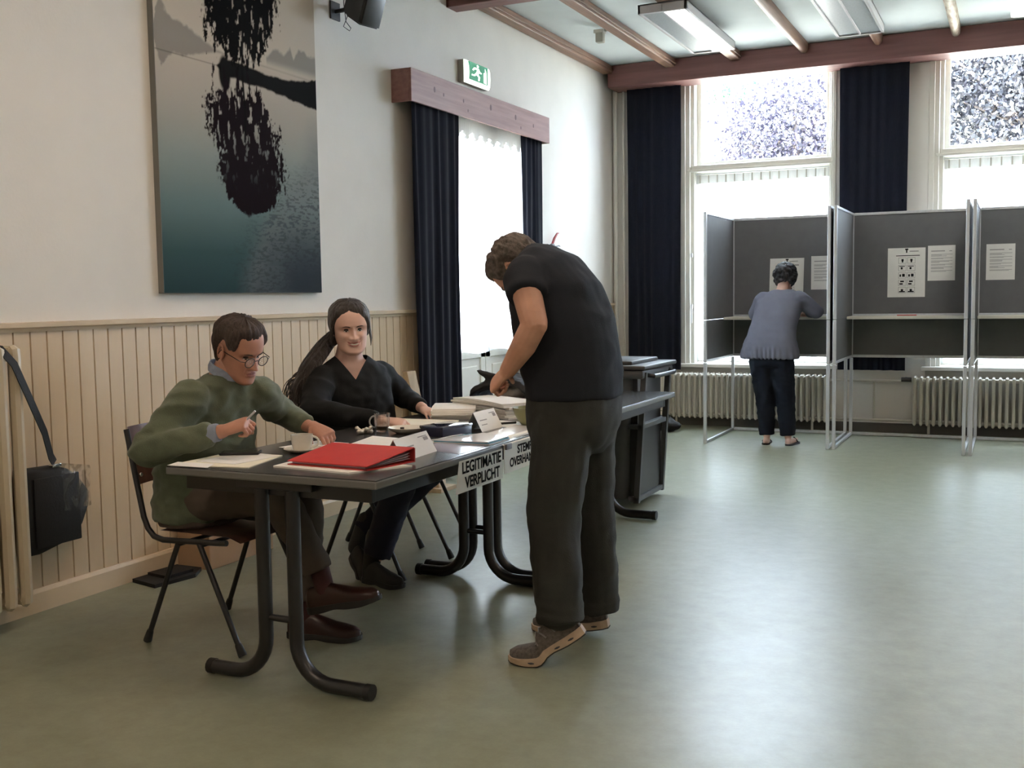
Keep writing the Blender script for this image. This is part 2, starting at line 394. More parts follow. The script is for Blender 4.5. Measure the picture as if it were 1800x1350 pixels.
# ------------------------------------------------------------------ back windows
def back_window(n, x0, x1):
    w = bpy.data.objects.new('window_%d' % n, None); COL.objects.link(w); w.location = (x0, YB, WZ0); w['kind'] = 'structure'
    yo, yi = YB - 0.012, YB + 0.10
    # outer architrave + stepped jambs (wider on the left), sashes set deep in the wall
    WL, WR, YS = 0.125, 0.075, YB + 0.165
    mb = MB()
    for s, xa, wd in ((1, x0, WL), (-1, x1, WR)):
        mb.box((xa, YB - 0.015, WZ0), (xa + s * wd * 0.38, YB + 0.05, WZ1), 0.004)
        mb.box((xa + s * wd * 0.34, YB + 0.012, WZ0), (xa + s * wd * 0.72, YB + 0.10, WZ1 - 0.002), 0.006)
        mb.box((xa + s * wd * 0.68, YB + 0.055, WZ0), (xa + s * wd, YS + 0.06, WZ1 - 0.004), 0.006)
    mb.box((x0 + 0.01, YB - 0.013, WZ1 - 0.03), (x1 - 0.01, YS + 0.06, WZ1 + 0.02), 0.004)
    obj('window_frame', mb, M['white'], w, False)
    mb = MB(); mb.box((x0 + WL - 0.02, YB + 0.02, 2.588), (x1 - WR + 0.02, YS + 0.055, 2.642), 0.006); mb.box((x0 + 0.06, YB + 0.002, 2.578), (x1 - 0.04, YB + 0.03, 2.602), 0.006)
    obj('transom', mb, M['white'], w, False)
    def sash(za, zb, nm):
        mb = MB(); a, b_ = x0 + WL - 0.004, x1 - WR + 0.004; t = 0.048
        mb.box((a, YS, za), (a + t, YS + 0.045, zb), 0.005); mb.box((b_ - t, YS, za), (b_, YS + 0.045, zb), 0.005)
        mb.box((a + t - 0.004, YS + 0.001, za + 0.001), (b_ - t + 0.004, YS + 0.044, za + t), 0.005); mb.box((a + t - 0.004, YS + 0.001, zb - t), (b_ - t + 0.004, YS + 0.044, zb - 0.001), 0.005)
        s = obj(nm, mb, M['white'], w, False)
        g = MB(); g.box((a + t - 0.005, YS + 0.020, za + t - 0.005), (b_ - t + 0.005, YS + 0.024, zb - t + 0.005)); obj('pane', g, M['glass'], s, False)
    sash(2.640, WZ1 - 0.025, 'upper_sash'); sash(WZ0 + 0.02, 2.585, 'lower_sash')
    mb = MB(); mb.box((x0 - 0.03, YB - 0.07, WZ0 - 0.02), (x1 + 0.03, YB + 0.22, WZ0 + 0.015), 0.006); obj('window_sill', mb, M['white'], w, False)
    mb = MB(); mb.box((x0 + 0.10, YB + 0.01, 1.20), (x0 + 0.115, YB + 0.035, 1.24), 0.002); mb.tube([(x0 + 0.107, YB + 0.012, 1.05), (x0 + 0.107, YB + 0.012, 1.22)], 0.006)
    mb.box((x0 + 0.098, YB + 0.01, 1.72), (x0 + 0.116, YB + 0.03, 1.76), 0.002); obj('window_handle', mb, M['alu'], w, True)
    # net curtain on a thin rod, own thing
    t = thing('net_curtain', ['white net curtain over the lower pane behind the first voting booth', 'white net curtain over the lower pane behind the middle and right booths', 'white net curtain on the window beyond the right edge'][n - 1], 'curtain', ((x0 + x1) / 2, YB, 0.66))
    a, b_ = x0 + WL + 0.002, x1 - WR - 0.002; npl = 15
    mb = MB()
    def f(u, v):
        x = a + (b_ - a) * u; amp = 0.006 + 0.006 * (1 - v)
        return (x, YB + 0.125 + amp * math.sin(u * npl * 2 * math.pi) + 0.003 * math.sin(u * 47), 0.66 + 1.885 * v)
    mb.grid(f, 150, 6); obj('net', mb, M['net'], t, True, norm=False)
    mb = MB()
    def f2(u, v):
        x = a + (b_ - a) * u; return (x, YB + 0.120 + 0.008 * math.sin(u * npl * 2 * math.pi), 2.465 + 0.085 * v)
    mb.grid(f2, 150, 1); obj('heading_tape', mb, M['net2'], t, True, norm=False)
    for k in range(npl):
        xk = a + (b_ - a) * (k + 0.5) / npl
        mb = MB(); mb.box((xk - 0.006, YB + 0.104, 2.47), (xk + 0.006, YB + 0.108, 2.55), 0.001); obj('pleat', mb, M['underwall'], t, False)
    mb = MB(); mb.tube([(a - 0.005, YB + 0.115, 2.56), (b_ + 0.005, YB + 0.115, 2.56)], 0.006); obj('curtain_rod', mb, M['alu'], t)
for i, (a, b_) in enumerate(WINS): back_window(i + 1, a, b_)

# heavy curtains
def curtain(label, p0, p1, z0, z1, folds, amp=0.035, group=None, mat_='navy'):
    p0, p1 = V(p0), V(p1); d = (p1 - p0); L = d.length; d.normalize(); nrm = V((d.y, -d.x, 0))
    mb = MB(); seed = random.random() * 50
    def f(u, v):
        a = amp * (0.5 + 0.5 * (1 - v)) * (0.55 + 0.6 * noise.noise(V((seed, u * 4, 3)))) * math.sin(u * folds * 2 * math.pi + 2.2 * noise.noise(V((seed, u * 3, v * 0.8))))
        a += 0.014 * noise.noise(V((u * 7, v * 2.0, seed)))
        x = p0 + d * (L * (u + 0.006 * math.sin(v * 5 + u * 9))) + nrm * a
        return (x.x, x.y, z0 + (z1 - z0) * v)
    mb.grid(f, folds * 14, 18)
    g = [f_ for f_ in mb.bm.faces]
    bmesh.ops.solidify(mb.bm, geom=g, thickness=0.006)
    o = obj('curtain', mb, M[mat_], None, True, 60); return setp(o, label, 'curtain', group)
curtain('tall navy curtain at the left of the first back window', (-3.665, YB - 0.10, 0), (-3.105, YB - 0.10, 0), 0.575, 3.437, 6, 0.022)
curtain('tall navy curtain hanging between the two back windows behind booths', (-1.555, YB - 0.10, 0), (-0.945, YB - 0.10, 0), 0.60, 3.437, 6, 0.022)
curtain('navy curtain right of the second back window', (0.80, YB - 0.10, 0), (1.5, YB - 0.10, 0), 0.60, 3.437, 6, 0.022)

# ------------------------------------------------------------------ garden door in left wall
dr = bpy.data.objects.new('door_1', None); COL.objects.link(dr); dr.location = (XL, DY0, 0); dr['kind'] = 'structure'
mb = MB()
mb.box((XL - 0.12, DY0, 0), (XL + 0.012, DY0 + 0.06, DZ), 0.004); mb.box((XL - 0.12, DY1 - 0.06, 0), (XL + 0.012, DY1, DZ), 0.004); mb.box((XL - 0.12, DY0, DZ - 0.06), (XL + 0.012, DY1, DZ), 0.004)
mb.box((XL - 0.12, DY0, 0.0), (XL + 0.0, DY1, 0.03), 0.004)
obj('door_frame', mb, M['white'], dr, False)
ym = (DY0 + DY1) / 2
for (ya, yb) in ((DY0 + 0.06, ym - 0.003), (ym + 0.003, DY1 - 0.06)):
    mb = MB(); xo, xi = XL - 0.07, XL - 0.025
    mb.box((xo, ya, 0.03), (xi, ya + 0.08, DZ - 0.06), 0.004); mb.box((xo, yb - 0.08, 0.03), (xi, yb, DZ - 0.06), 0.004)
    for za, zb in ((0.03, 0.22), (0.86, 0.95), (DZ - 0.16, DZ - 0.06)): mb.box((xo, ya, za), (xi, yb, zb), 0.004)
    mb.box((xo + 0.012, ya + 0.07, 0.2), (xi - 0.012, yb - 0.07, 0.88)); mb.box((xo + 0.004, ya + 0.13, 0.28), (xi - 0.004, yb - 0.13, 0.80), 0.006)
    lf = obj('door_leaf', mb, M['white'], dr, False)
    g = MB(); g.box((XL - 0.05, ya + 0.07, 0.94), (XL - 0.046, yb - 0.07, DZ - 0.15)); obj('pane', g, M['glass'], lf, False)
mb = MB(); mb.box((XL - 0.024, ym - 0.05, 0.90), (XL - 0.016, ym - 0.02, 1.12), 0.003); mb.tube([(XL - 0.02, ym - 0.035, 1.04), (XL + 0.03, ym - 0.035, 1.04), (XL + 0.03, ym - 0.14, 1.04)], 0.008); obj('door_handle', mb, M['white'], dr)
t = thing('net_curtain', 'gathered white net curtain over the glazed door under the pelmet', 'curtain', (XL + 0.04, ym, 0.92))
mb = MB()
def f(u, v):
    y = DY0 - 0.02 + (DY1 - DY0 + 0.04) * u; amp = 0.010 + 0.004 * math.sin(u * 23)
    return (XL + 0.045 + amp * math.sin(u * 34 * 2 * math.pi + math.sin(u * 40)), y, 0.915 + 0.012 * math.sin(u * 14) + 1.84 * v)
mb.grid(f, 408, 8); obj('net', mb, M['net'], t, True, norm=False)
mb = MB()
def f(u, v):
    y = DY0 - 0.02 + (DY1 - DY0 + 0.04) * u
    return (XL + 0.075 + 0.012 * math.sin(u * 46 * 2 * math.pi), y, 2.56 + 0.03 * math.sin(u * 60) + (0.195 - 0.03 * math.sin(u * 60)) * v)
mb.grid(f, 480, 2); obj('valance', mb, M['net2'], t, True, norm=False)
mb = MB(); mb.tube([(XL + 0.05, DY0 - 0.1, 2.745), (XL + 0.05, DY1 + 0.1, 2.745)], 0.01); mb.box((XL + 0.02, 7.50, 2.60), (XL + 0.05, 7.53, 2.74), 0.003); obj('curtain_rail', mb, M['white'], t)
curtain('long navy curtain at the left side of the glazed door', (XL + 0.10, 6.40, 0), (XL + 0.10, 7.05, 0), 0.04, 2.76, 6, 0.028)
curtain('long navy curtain at the right side of the glazed door', (XL + 0.10, 8.16, 0), (XL + 0.10, 8.60, 0), 0.04, 2.76, 5, 0.028)
pt = thing('pelmet', 'reddish pine box pelmet over the navy curtains of the glazed door', 'pelmet', (XL, 6.3, 2.66))
mb = MB(); y0, y1, zb, zt, xf = 6.30, 8.64, 2.665, 2.885, -3.705
mb.box((xf - 0.02, y0, zb), (xf, y1, zt), 0.003); obj('front_board', mb, M['pelmet'], pt, False)
mb = MB(); mb.box((XL, y0, zb), (xf - 0.02, y0 + 0.02, zt), 0.002); obj('end_board', mb, M['pelmet'], pt, False)
mb = MB(); mb.box((XL, y1 - 0.02, zb), (xf - 0.02, y1, zt), 0.002); obj('end_board', mb, M['pelmet'], pt, False)
mb = MB(); mb.box((XL, y0 + 0.02, zt - 0.02), (xf - 0.02, y1 - 0.02, zt), 0.002); obj('top_board', mb, M['pelmet'], pt, False)
for (ky, kz, kr) in ((6.62, 2.79, .014), (6.75, 2.775, .009), (7.05, 2.78, .010), (7.5, 2.80, .016), (7.95, 2.79, .015), (8.3, 2.77, .011), (7.12, 2.72, .008), (8.05, 2.72, .009)):
    mb = MB(); mb.ball((xf + 0.0002, ky, kz), (0.0012, kr, kr * 1.5), sub=2); obj('knot', mb, M['knot'], pt)

# exit sign
ex = thing('exit_sign', 'green illuminated running-man emergency exit sign above the pelmet', 'sign', (XL, 7.55, 2.98))
mb = MB(); ey0, ey1, ez0, ez1 = 7.32, 7.74, 2.965, 3.135
mb.box((XL, ey0, ez0), (XL + 0.05, ey1, ez1), 0.006); obj('housing', mb, mat('sign_grey_housing', (0.32, 0.32, 0.30), 0.5), ex, False)
m_on = mat('lit_sign_white', (0.9, 0.95, 0.85), 0.4, emit=(0.88, 1.0, 0.86), es=1.4)
m_gr = mat('lit_sign_green', (0.01, 0.20, 0.09), 0.4, emit=(0.008, 0.16, 0.075), es=0.55)
mb = MB()
rings = []
for k in range(9):
    a = math.pi * k / 8; rings.append(V((XL + 0.05 + 0.02 * math.sin(a), 0, (ez0 + ez1) / 2 - math.cos(a) * (ez1 - ez0) / 2)))
mb.prism([V((p.x, ey0 + 0.004, p.z)) for p in rings], (0, ey1 - ey0 - 0.008, 0)); obj('diffuser', mb, m_on, ex, False)
mb = MB(); mb.box((XL + 0.060, ey0 + 0.06, ez0 + 0.030), (XL + 0.0725, ey1 - 0.055, ez1 - 0.008)); obj('green_panel', mb, m_gr, ex, False)
def sil(pts, th=0.0008, x=XL + 0.0728): return [(x, ey0 + 0.06 + p[0] * 0.305, ez0 + 0.030 + p[1] * 0.132) for p in pts]
mb = MB()
mb.prism(sil([(.44, .95), (.50, .88), (.47, .78), (.40, .80), (.38, .90)]), (0.001, 0, 0))
mb.prism(sil([(.30, .76), (.50, .74), (.56, .60), (.66, .56), (.64, .50), (.52, .52), (.46, .42), (.56, .28), (.52, .06), (.45, .06), (.47, .26), (.36, .36), (.28, .26), (.10, .24), (.10, .32), (.24, .34), (.36, .50), (.40, .64), (.28, .66), (.20, .54), (.14, .58), (.22, .72)]), (0.001, 0, 0))
mb.prism(sil([(.76, .06), (.92, .02), (.92, .70), (.84, .90), (.84, .66), (.76, .62)]), (0.001, 0, 0))
obj('pictogram', mb, m_on, ex, False)
ex.location.y -= 0.06

# ------------------------------------------------------------------ radiators
def rad_section(r, depth, z0, z1, axis='x', cols=2, n=8):
    mb = MB(); ys = [depth * (k / (cols - 1) - 0.5) for k in range(cols)]
    P = (lambda d, z: V((0, d, z))) if axis == 'x' else (lambda d, z: V((d, 0, z)))
    for d in ys:
        mb.tube([P(d * 0.75, z1 - 0.004), P(d * 0.95, z1 - 0.012), P(d, z1 - 0.04), P(d, z0 + 0.04), P(d * 0.95, z0 + 0.012), P(d * 0.75, z0 + 0.004)], [r * 0.8, r * 1.02, r, r, r * 1.02, r * 0.8], n)
    for z in (z0 + 0.022, z1 - 0.022): mb.tube([P(-depth * 0.5, z), P(depth * 0.5, z)], r * 1.15, n)
    return mb
def radiator(label, x0, x1, y, z0, z1, pitch, depth, r, m, axis='x', cols=2, group=None):
    t = thing('radiator', label, 'radiator', (x0 if axis == 'x' else y, y if axis == 'x' else x0, 0), group)
    n = int(round((x1 - x0) / pitch)); first = None
    for k in range(n):
        p = pitch * (k + 0.5); loc = V((p, 0, 0)) if axis == 'x' else V((0, p, 0))
        if first is None: first = obj('radiator_section', rad_section(r, depth, z0, z1, axis, cols), m, t); base = V(first.location) + V(t.location); first.location = base + loc
        else: c = first.copy(); COL.objects.link(c); c.location = base + loc
    mb = MB()
    e = (lambda q, z: V((x0 + q, y, z))) if axis == 'x' else (lambda q, z: V((y, x0 + q, z)))
    L = x1 - x0
    for z in (z0 + 0.03, z1 - 0.03): mb.tube([e(0.01, z), e(L - 0.01, z)], r * 1.1, 10)
    obj('connecting_tube', mb, m, t)
    mb = MB()
    for q in (0.15, L - 0.15): mb.tube([e(q, z0 + 0.01), e(q, 0.0)], 0.012, 8)
    obj('radiator_foot', mb, m, t)
    return t
radiator('long low column radiator under the first back window behind the standing voter', -3.29, -1.63, 10.53, 0.10, 0.55, 0.0555, 0.11, 0.015, M['radiator'])
radiator('long low column radiator under the second back window behind the empty booths', -0.875, 0.90, 10.53, 0.10, 0.55, 0.0555, 0.11, 0.015, M['radiator'])
radiator('tall cream column radiator at the left edge on the panelled wall', 2.04, 3.09, -3.745, 0.10, 1.165, 0.075, 0.10, 0.026, M['radcream'], 'y', 2)
mb = MB()
mb.tube([(-1.63, 10.56, 0.50), (-1.5, 10.58, 0.50), (-1.0, 10.58, 0.50), (-0.875, 10.56, 0.50)], 0.012); mb.tube([(-1.63, 10.56, 0.13), (-0.875, 10.56, 0.13)], 0.012)
mb.tube([(-1.22, 10.60, 0.50), (-1.22, 10.60, 0.13)], 0.010)
setp(obj('heating_pipe', mb, M['radiator']), 'grey heating pipes linking the two low radiators', 'pipe')
mb = MB(); mb.tube([(-0.97, 10.53, 0.52), (-0.88, 10.53, 0.52)], 0.022); mb.tube([(-0.94, 10.53, 0.52), (-0.94, 10.60, 0.52), (-0.94, 10.68, 0.52)], 0.015)
setp(obj('radiator_valve', mb, M['black_metal']), 'dark radiator valve at the left end of the second low radiator', 'valve')

# ------------------------------------------------------------------ voting booths
def booth(x0, x1, label, yf=9.34, yb=10.40):
    t = thing('voting_booth', label, 'voting booth', ((x0 + x1) / 2, (yf + yb) / 2, 0), 'grey voting booths in a row')
    p = 0.028; H = 2.07; zs = 1.11; zl = 0.73
    for (x, y) in ((x0, yf), (x1 - p, yf), (x0, yb - p), (x1 - p, yb - p)):
        mb = MB()
        for (za, zb) in ((0.0, zl - 0.002), (zl + 0.002, zs - 0.002), (zs + 0.002, H)): mb.box((x, y, za), (x + p, y + p, zb), 0.004)
        obj('post', mb, M['alu'], t, False)
    for x in (x0, x1 - p):
        for (za, zb, nm) in ((zl, zs, 'lower_side_panel'), (zs, H, 'upper_side_panel')):
            mb = MB(); mb.box((x + 0.009, yf + p - 0.002, za + (0.02 if za < 1 else 0.001)), (x + p - 0.009, yb - p + 0.002, zb - (0.02 if zb > 2 else 0.001))); s = obj(nm, mb, M['panel'], t, False)
        for (z, nm) in ((0.0, 'bottom_rail'), (zl, 'side_rail'), (H - 0.026, 'top_rail')):
            mb = MB(); mb.box((x + 0.002, yf + p, z + 0.004), (x + p - 0.002, yb - p, z + 0.026), 0.003); obj(nm, mb, M['alu'], t, False)
    for (za, zb, nm) in ((zl, zs, 'lower_back_panel'), (zs, H, 'upper_back_panel')):
        mb = MB(); mb.box((x0 + p - 0.002, yb - p + 0.009, za + 0.02), (x1 - p + 0.002, yb - 0.009, zb - 0.02)); obj(nm, mb, M['panel'], t, False)
    for (z, nm) in ((0.0, 'bottom_rail'), (zl, 'back_rail'), (zs - 0.026, 'middle_rail'), (zs, 'middle_rail'), (H - 0.028, 'top_rail')):
        mb = MB(); mb.box((x0 + p, yb - p + 0.002, z + 0.003), (x1 - p, yb - 0.002, z + 0.028), 0.003); obj(nm, mb, M['alu'], t, False)
    mb = MB(); mb.box((x0 + p, yf + 0.62, zs - 0.012), (x1 - p, yb - p, zs + 0.012), 0.002); obj('writing_shelf', mb, M['shelf'], t, False)
    return t
M['shelf'] = mat('light_grey_shelf', (0.74, 0.72, 0.66), 0.5)
booth(-2.535, -1.438, 'grey voting booth in use by the woman in the grey tunic')
booth(-1.415, -0.362, 'empty middle voting booth with a picture instruction sheet and a text sheet')
booth(-0.338, 0.715, 'empty rightmost voting booth cut by the right edge of the view')

yp = 10.40 - 0.028 + 0.009 - 0.0015
def sheet(label, x0, x1, z0, z1, kind='text', skew=0.0, group=None):
    t = thing('notice_sheet', label, 'notice', ((x0 + x1) / 2, yp, z0), group)
    w, h = x1 - x0, z1 - z0
    P = lambda u, v: V((x0 + w * u + skew * (v - 0.5), yp, z0 + h * v))
    mb = MB(); mb.prism([P(0, 0), P(1, 0), P(1, 1), P(0, 1)], (0, 0.0012, 0)); obj('paper', mb, M['paper'], t, False)
    mb = MB()
    def bar(u0, u1, v0, v1, d=0.0005): mb.prism([P(u0, v0) - V((0, d, 0)), P(u1, v0) - V((0, d, 0)), P(u1, v1) - V((0, d, 0)), P(u0, v1) - V((0, d, 0))], (0, 0.0004, 0))
    rnd = random.Random(int(abs(x0) * 1000))
    if kind == 'text':
        bar(0.12, 0.62, 0.83, 0.855); bar(0.78, 0.88, 0.83, 0.85)
        v = 0.74
        for para in range(6):
            for l in range(2 if para % 2 else 3):
                if v < 0.16: break
                bar(0.12, 0.12 + (0.78 if l < 1 else 0.3 + 0.4 * rnd.random()), v, v + 0.011); v -= 0.024
            v -= 0.03
        obj('printed_text', mb, M['greyink'], t, False)
    else:
        bar(0.22, 0.85, 0.835, 0.85); bar(0.58, 0.82, 0.925, 0.935); bar(0.485, 0.52, 0.90, 0.985); bar(0.46, 0.545, 0.955, 0.985)
        for r_ in range(5):
            for c_ in range(2):
                u0, v0 = 0.29 + c_ * 0.235, 0.685 - r_ * 0.15
                for a in ((u0, u0 + .205, v0, v0 + .004), (u0, u0 + .205, v0 + .115, v0 + .119), (u0, u0 + .006, v0, v0 + .119), (u0 + .2, u0 + .205, v0, v0 + .119)): bar(*a)
                if r_ == 0: bar(u0 + .085, u0 + .125, v0 + .02, v0 + .075); bar(u0 + .075, u0 + .135, v0 + .05, v0 + .09)
                elif r_ == 1: bar(u0 + .02, u0 + .17, v0 + .085, v0 + .10); bar(u0 + .06, u0 + .11, v0 + .03, v0 + .075)
                elif r_ == 2: bar(u0 + .03, u0 + .07, v0 + .03, v0 + .08); bar(u0 + .10, u0 + .17, v0 + .03, v0 + .09)
                elif r_ == 3: bar(u0 + .05, u0 + .15, v0 + .07, v0 + .10); bar(u0 + .03, u0 + .12, v0 + .02, v0 + .05)
                else: bar(u0 + .02, u0 + .18, v0 + .015, v0 + .04); bar(u0 + .07, u0 + .13, v0 + .04, v0 + .08)
        obj('printed_pictograms', mb, M['ink'], t, False)
    return t
z = 9.9 / 10.5
sheet('large instruction sheet with two columns of pictograms in the middle booth', -1.088, -0.765, 1.288, 1.735, 'pict', -0.0)
sheet('text sheet right of the pictogram sheet in the middle booth', -0.745, -0.515, 1.433, 1.748)
sheet('text sheet in the rightmost booth', -0.262, -0.030, 1.430, 1.745)
sheet('instruction sheet on the booth wall behind the voting woman', -2.165, -1.845, 1.25, 1.672, 'pict', 0.01)
sheet('text sheet to the right of the voting woman, partly behind the booth post', -1.775, -1.545, 1.37, 1.685)
mb = MB(); mb.tube([(-0.985, 10.2, 1.127), (-0.82, 10.22, 1.127)], 0.0045, 8)
setp(obj('pencil', mb, mat('red_lacquer', (0.5, 0.03, 0.02), 0.4)), 'red pencil lying on the shelf of the middle booth', 'pencil')

# ------------------------------------------------------------------ desks
def desk(y0, y1, label):
    x0, x1, zt = -2.75, -1.86, 0.755
    t = thing('desk', label, 'table', ((x0 + x1) / 2, (y0 + y1) / 2, 0), 'dark grey desks end to end')
    mb = MB(); mb.box((x0 + 0.003, y0 + 0.003, zt - 0.012), (x1 - 0.003, y1 - 0.003, zt), 0.0015); obj('tabletop', mb, M['tabletop'], t, False)
    mb = MB(); mb.box((x0, y0, zt - 0.030), (x1, y1, zt - 0.003), 0.005); obj('edge_band', mb, M['tabedge'], t, False)
    mb = MB()
    for a, b_ in (((x0 + 0.05, y0 + 0.05), (x1 - 0.05, y0 + 0.075)), ((x0 + 0.05, y1 - 0.075), (x1 - 0.05, y1 - 0.05)), ((x0 + 0.051, y0 + 0.074), (x0 + 0.074, y1 - 0.074)), ((x1 - 0.074, y0 + 0.074), (x1 - 0.051, y1 - 0.074))):
        mb.box((*a, zt - 0.085), (*b_, zt - 0.03), 0.002)
    obj('frame', mb, M['black_metal'], t, False)
    for ye in (y0 + 0.04, y1 - (0.04 if y1 < 5 else 0.19)):
        for s, xu in ((-1, -2.355), (1, -2.225)):
            mb = MB(); xe = -2.61 if s < 0 else -1.925
            pts = [(xu, ye, zt - 0.06), (xu, ye, 0.17)]
            for k in range(1, 9):
                a = math.pi / 2 * k / 8; pts.append((xu + s * 0.14 * (1 - math.cos(a)), ye, 0.17 - 0.14 * math.sin(a)))
            pts.append((xe, ye, 0.030)); mb.tube(pts, 0.0255, 14)
            lg = obj('leg', mb, M['black_metal'], t)
            mb = MB(); mb.tube([(xe - s * 0.02, ye, 0.030), (xe + s * 0.004, ye, 0.030)], 0.0275, 14); obj('end_cap', mb, M['rubber'], lg)
        mb = MB(); mb.tube([(-2.355, ye, 0.24), (-2.225, ye, 0.24)], 0.012); obj('crossbar', mb, M['black_metal'], t)
        mb = MB(); mb.box((-2.45, ye - 0.02, zt - 0.06), (-2.13, ye + 0.02, zt - 0.03), 0.003); obj('mounting_plate', mb, M['black_metal'], t, False)
    return t
desk(2.885, 4.445, 'near dark grey desk with the red folder and coffee cup on it')
desk(4.452, 6.22, 'far dark grey desk reaching to the wheeled bin')

# ------------------------------------------------------------------ chairs
def chair(cx, cy, ang, label):
    t = thing('chair', label, 'chair', (0, 0, 0), 'stacking chairs behind the desks')
    hw = 0.225
    for s in (-1, 1):
        y = s * hw
        mb = MB(); mb.tube([(-0.335, y * 0.92, 0.84), (-0.30, y * 0.95, 0.70), (-0.245, y, 0.50), (-0.225, y, 0.455), (-0.195, y, 0.425), (-0.15, y, 0.415), (0.12, y, 0.425), (0.165, y, 0.428)], 0.0115, 10); obj('side_tube', mb, M['black_metal'], t)
        for (xt, xb) in ((-0.07, -0.235), (0.03, 0.225)):
            mb = MB(); mb.tube([(xt, y, 0.418), (xb, y + s * 0.012, 0.02)], [0.011, 0.011], 10); lg = obj('leg', mb, M['black_metal'], t)
            mb = MB(); d = V((xb - xt, 0, -0.398)).normalized(); e_ = V((xb, y + s * 0.012, 0.022)); mb.tube([e_ - d * 0.03, e_ - d * 0.022, e_ + d * 0.012, e_ + d * 0.02], [0.012, 0.014, 0.017, 0.016], 10); obj('rubber_foot', mb, M['rubber'], lg)
    mb = MB()
    for x in (-0.07, 0.03): mb.tube([(x, -hw, 0.405), (x, hw, 0.405)], 0.009, 8)
    obj('cross_tube', mb, M['black_metal'], t)
    mb = MB()
    def f(u, v):
        x = -0.19 + 0.40 * u; y = (v - 0.5) * 0.40; dip = -0.012 * math.sin(math.pi * u) * (1 - (2 * v - 1) ** 2) - (0.02 * max(0, u - 0.85) / 0.15)
        return (x, y, 0.445 + dip)
    mb.grid(f, 14, 12); bmesh.ops.solidify(mb.bm, geom=list(mb.bm.faces), thickness=-0.010); obj('seat', mb, M['ply'], t)
    mb = MB()
    def f(u, v):
        y = (u - 0.5) * 0.43; z = 0.62 + 0.23 * v
        return (-0.285 - (z - 0.62) * 0.22 - 0.035 * (1 - (2 * u - 1) ** 2), y * (1 - 0.06 * v ** 3), z)
    mb.grid(f, 14, 8); bmesh.ops.solidify(mb.bm, geom=list(mb.bm.faces), thickness=-0.010); br = obj('backrest', mb, M['ply'], t)
    mb = MB()
    for y in (-0.19, 0.19): mb.ball((-0.285, y, 0.66), (0.006, 0.009, 0.009)); mb.ball((-0.30, y, 0.78), (0.006, 0.009, 0.009))
    obj('screw', mb, M['chrome'], br)
    t.location = (cx, cy, 0); t.rotation_euler = (0, 0, ang); return t
chair(-2.85, 3.345, 0.0, 'black-framed wooden chair under the man in the green jumper')
chair(-2.84, 4.50, 0.0, 'black-framed wooden chair under the long-haired woman')
chair(-3.10, 5.12, 0.0, 'empty black-framed chair behind the far desk beside the seated woman')

# ------------------------------------------------------------------ things along the left wall
t = thing('shoulder_bag', 'black shoulder bag hanging by its strap from the tall cream radiator', 'bag', (-3.79, 3.30, 0.27))
mb = MB(); out = [(3.12, 0.645), (3.30, 0.640), (3.37, 0.615), (3.43, 0.56), (3.475, 0.50), (3.47, 0.44), (3.43, 0.36), (3.38, 0.305), (3.28, 0.285), (3.19, 0.268), (3.12, 0.27)]
rings = []
for k in range(7):
    f_ = k / 6; sc_ = 1 - 0.10 * (2 * f_ - 1) ** 4; cx_, cz_ = 3.28, 0.455
    rings.append([(-3.838 + 0.085 * f_, cx_ + (y - cx_) * sc_, cz_ + (z - cz_) * sc_) for y, z in out])
mb.loft(rings); M['bagfab'] = mat('black_nylon', (0.008, 0.008, 0.009), 0.75, bump=0.3, bump_s=90); obj('bag_body', mb, M['bagfab'], t, True, 50)
mb = MB(); mb.box((-3.752, 3.16, 0.30), (-3.742, 3.40, 0.60), 0.004); obj('front_flap', mb, M['bagfab'], t)
def ribbon(pts, w, th, nrm):
    mb = MB(); rings = []; pts = [V(p) for p in pts]
    for i, p in enumerate(pts):
        d = (pts[min(i + 1, len(pts) - 1)] - pts[max(i - 1, 0)]).normalized(); n_ = V(nrm); s_ = d.cross(n_).normalized(); n_ = s_.cross(d)
        rings.append([p + s_ * w / 2 + n_ * th / 2, p - s_ * w / 2 + n_ * th / 2, p - s_ * w / 2 - n_ * th / 2, p + s_ * w / 2 - n_ * th / 2])
    return mb.loft(rings)
obj('shoulder_strap', ribbon([(-3.74, 2.96, 1.17), (-3.69, 2.985, 1.165), (-3.655, 3.02, 1.10), (-3.665, 3.10, 0.94), (-3.70, 3.19, 0.80), (-3.75, 3.26, 0.685), (-3.76, 3.285, 0.655)], 0.036, 0.004, (1, 0.2, 0)), M['bagfab'], t)
mb = MB(); mb.box((-3.775, 3.265, 0.635), (-3.75, 3.315, 0.65), 0.003); obj('strap_buckle', mb, M['chrome'], t)
mb = MB()
def f(u, v):
    return (-3.742 + 0.02 * noise.noise(V((u * 4, v * 4, 3))), 3.31 + 0.15 * u + 0.01 * noise.noise(V((v * 5, 0, 1))), 0.44 + 0.21 * v - 0.03 * u * v)
mb.grid(f, 12, 12); bmesh.ops.solidify(mb.bm, geom=list(mb.bm.faces), thickness=0.002)
setp(obj('plastic_pouch', mb, M['clear']), 'crumpled clear plastic pouch sticking out of the black shoulder bag', 'plastic pouch')
t = thing('cardboard_box', 'brown cardboard box on the floor against the wall behind the near chair', 'box', (-3.73, 4.32, 0))
mb = MB(); mb.box((-3.83, 4.08, 0), (-3.62, 4.58, 0.215), 0.004); obj('carton', mb, M['card'], t, False)
mb = MB(); mb.box((-3.828, 4.082, 0.214), (-3.727, 4.578, 0.219)); obj('flap', mb, M['card'], t, False)
mb = MB(); mb.box((-3.723, 4.082, 0.214), (-3.622, 4.578, 0.219)); obj('flap', mb, M['card'], t, False)
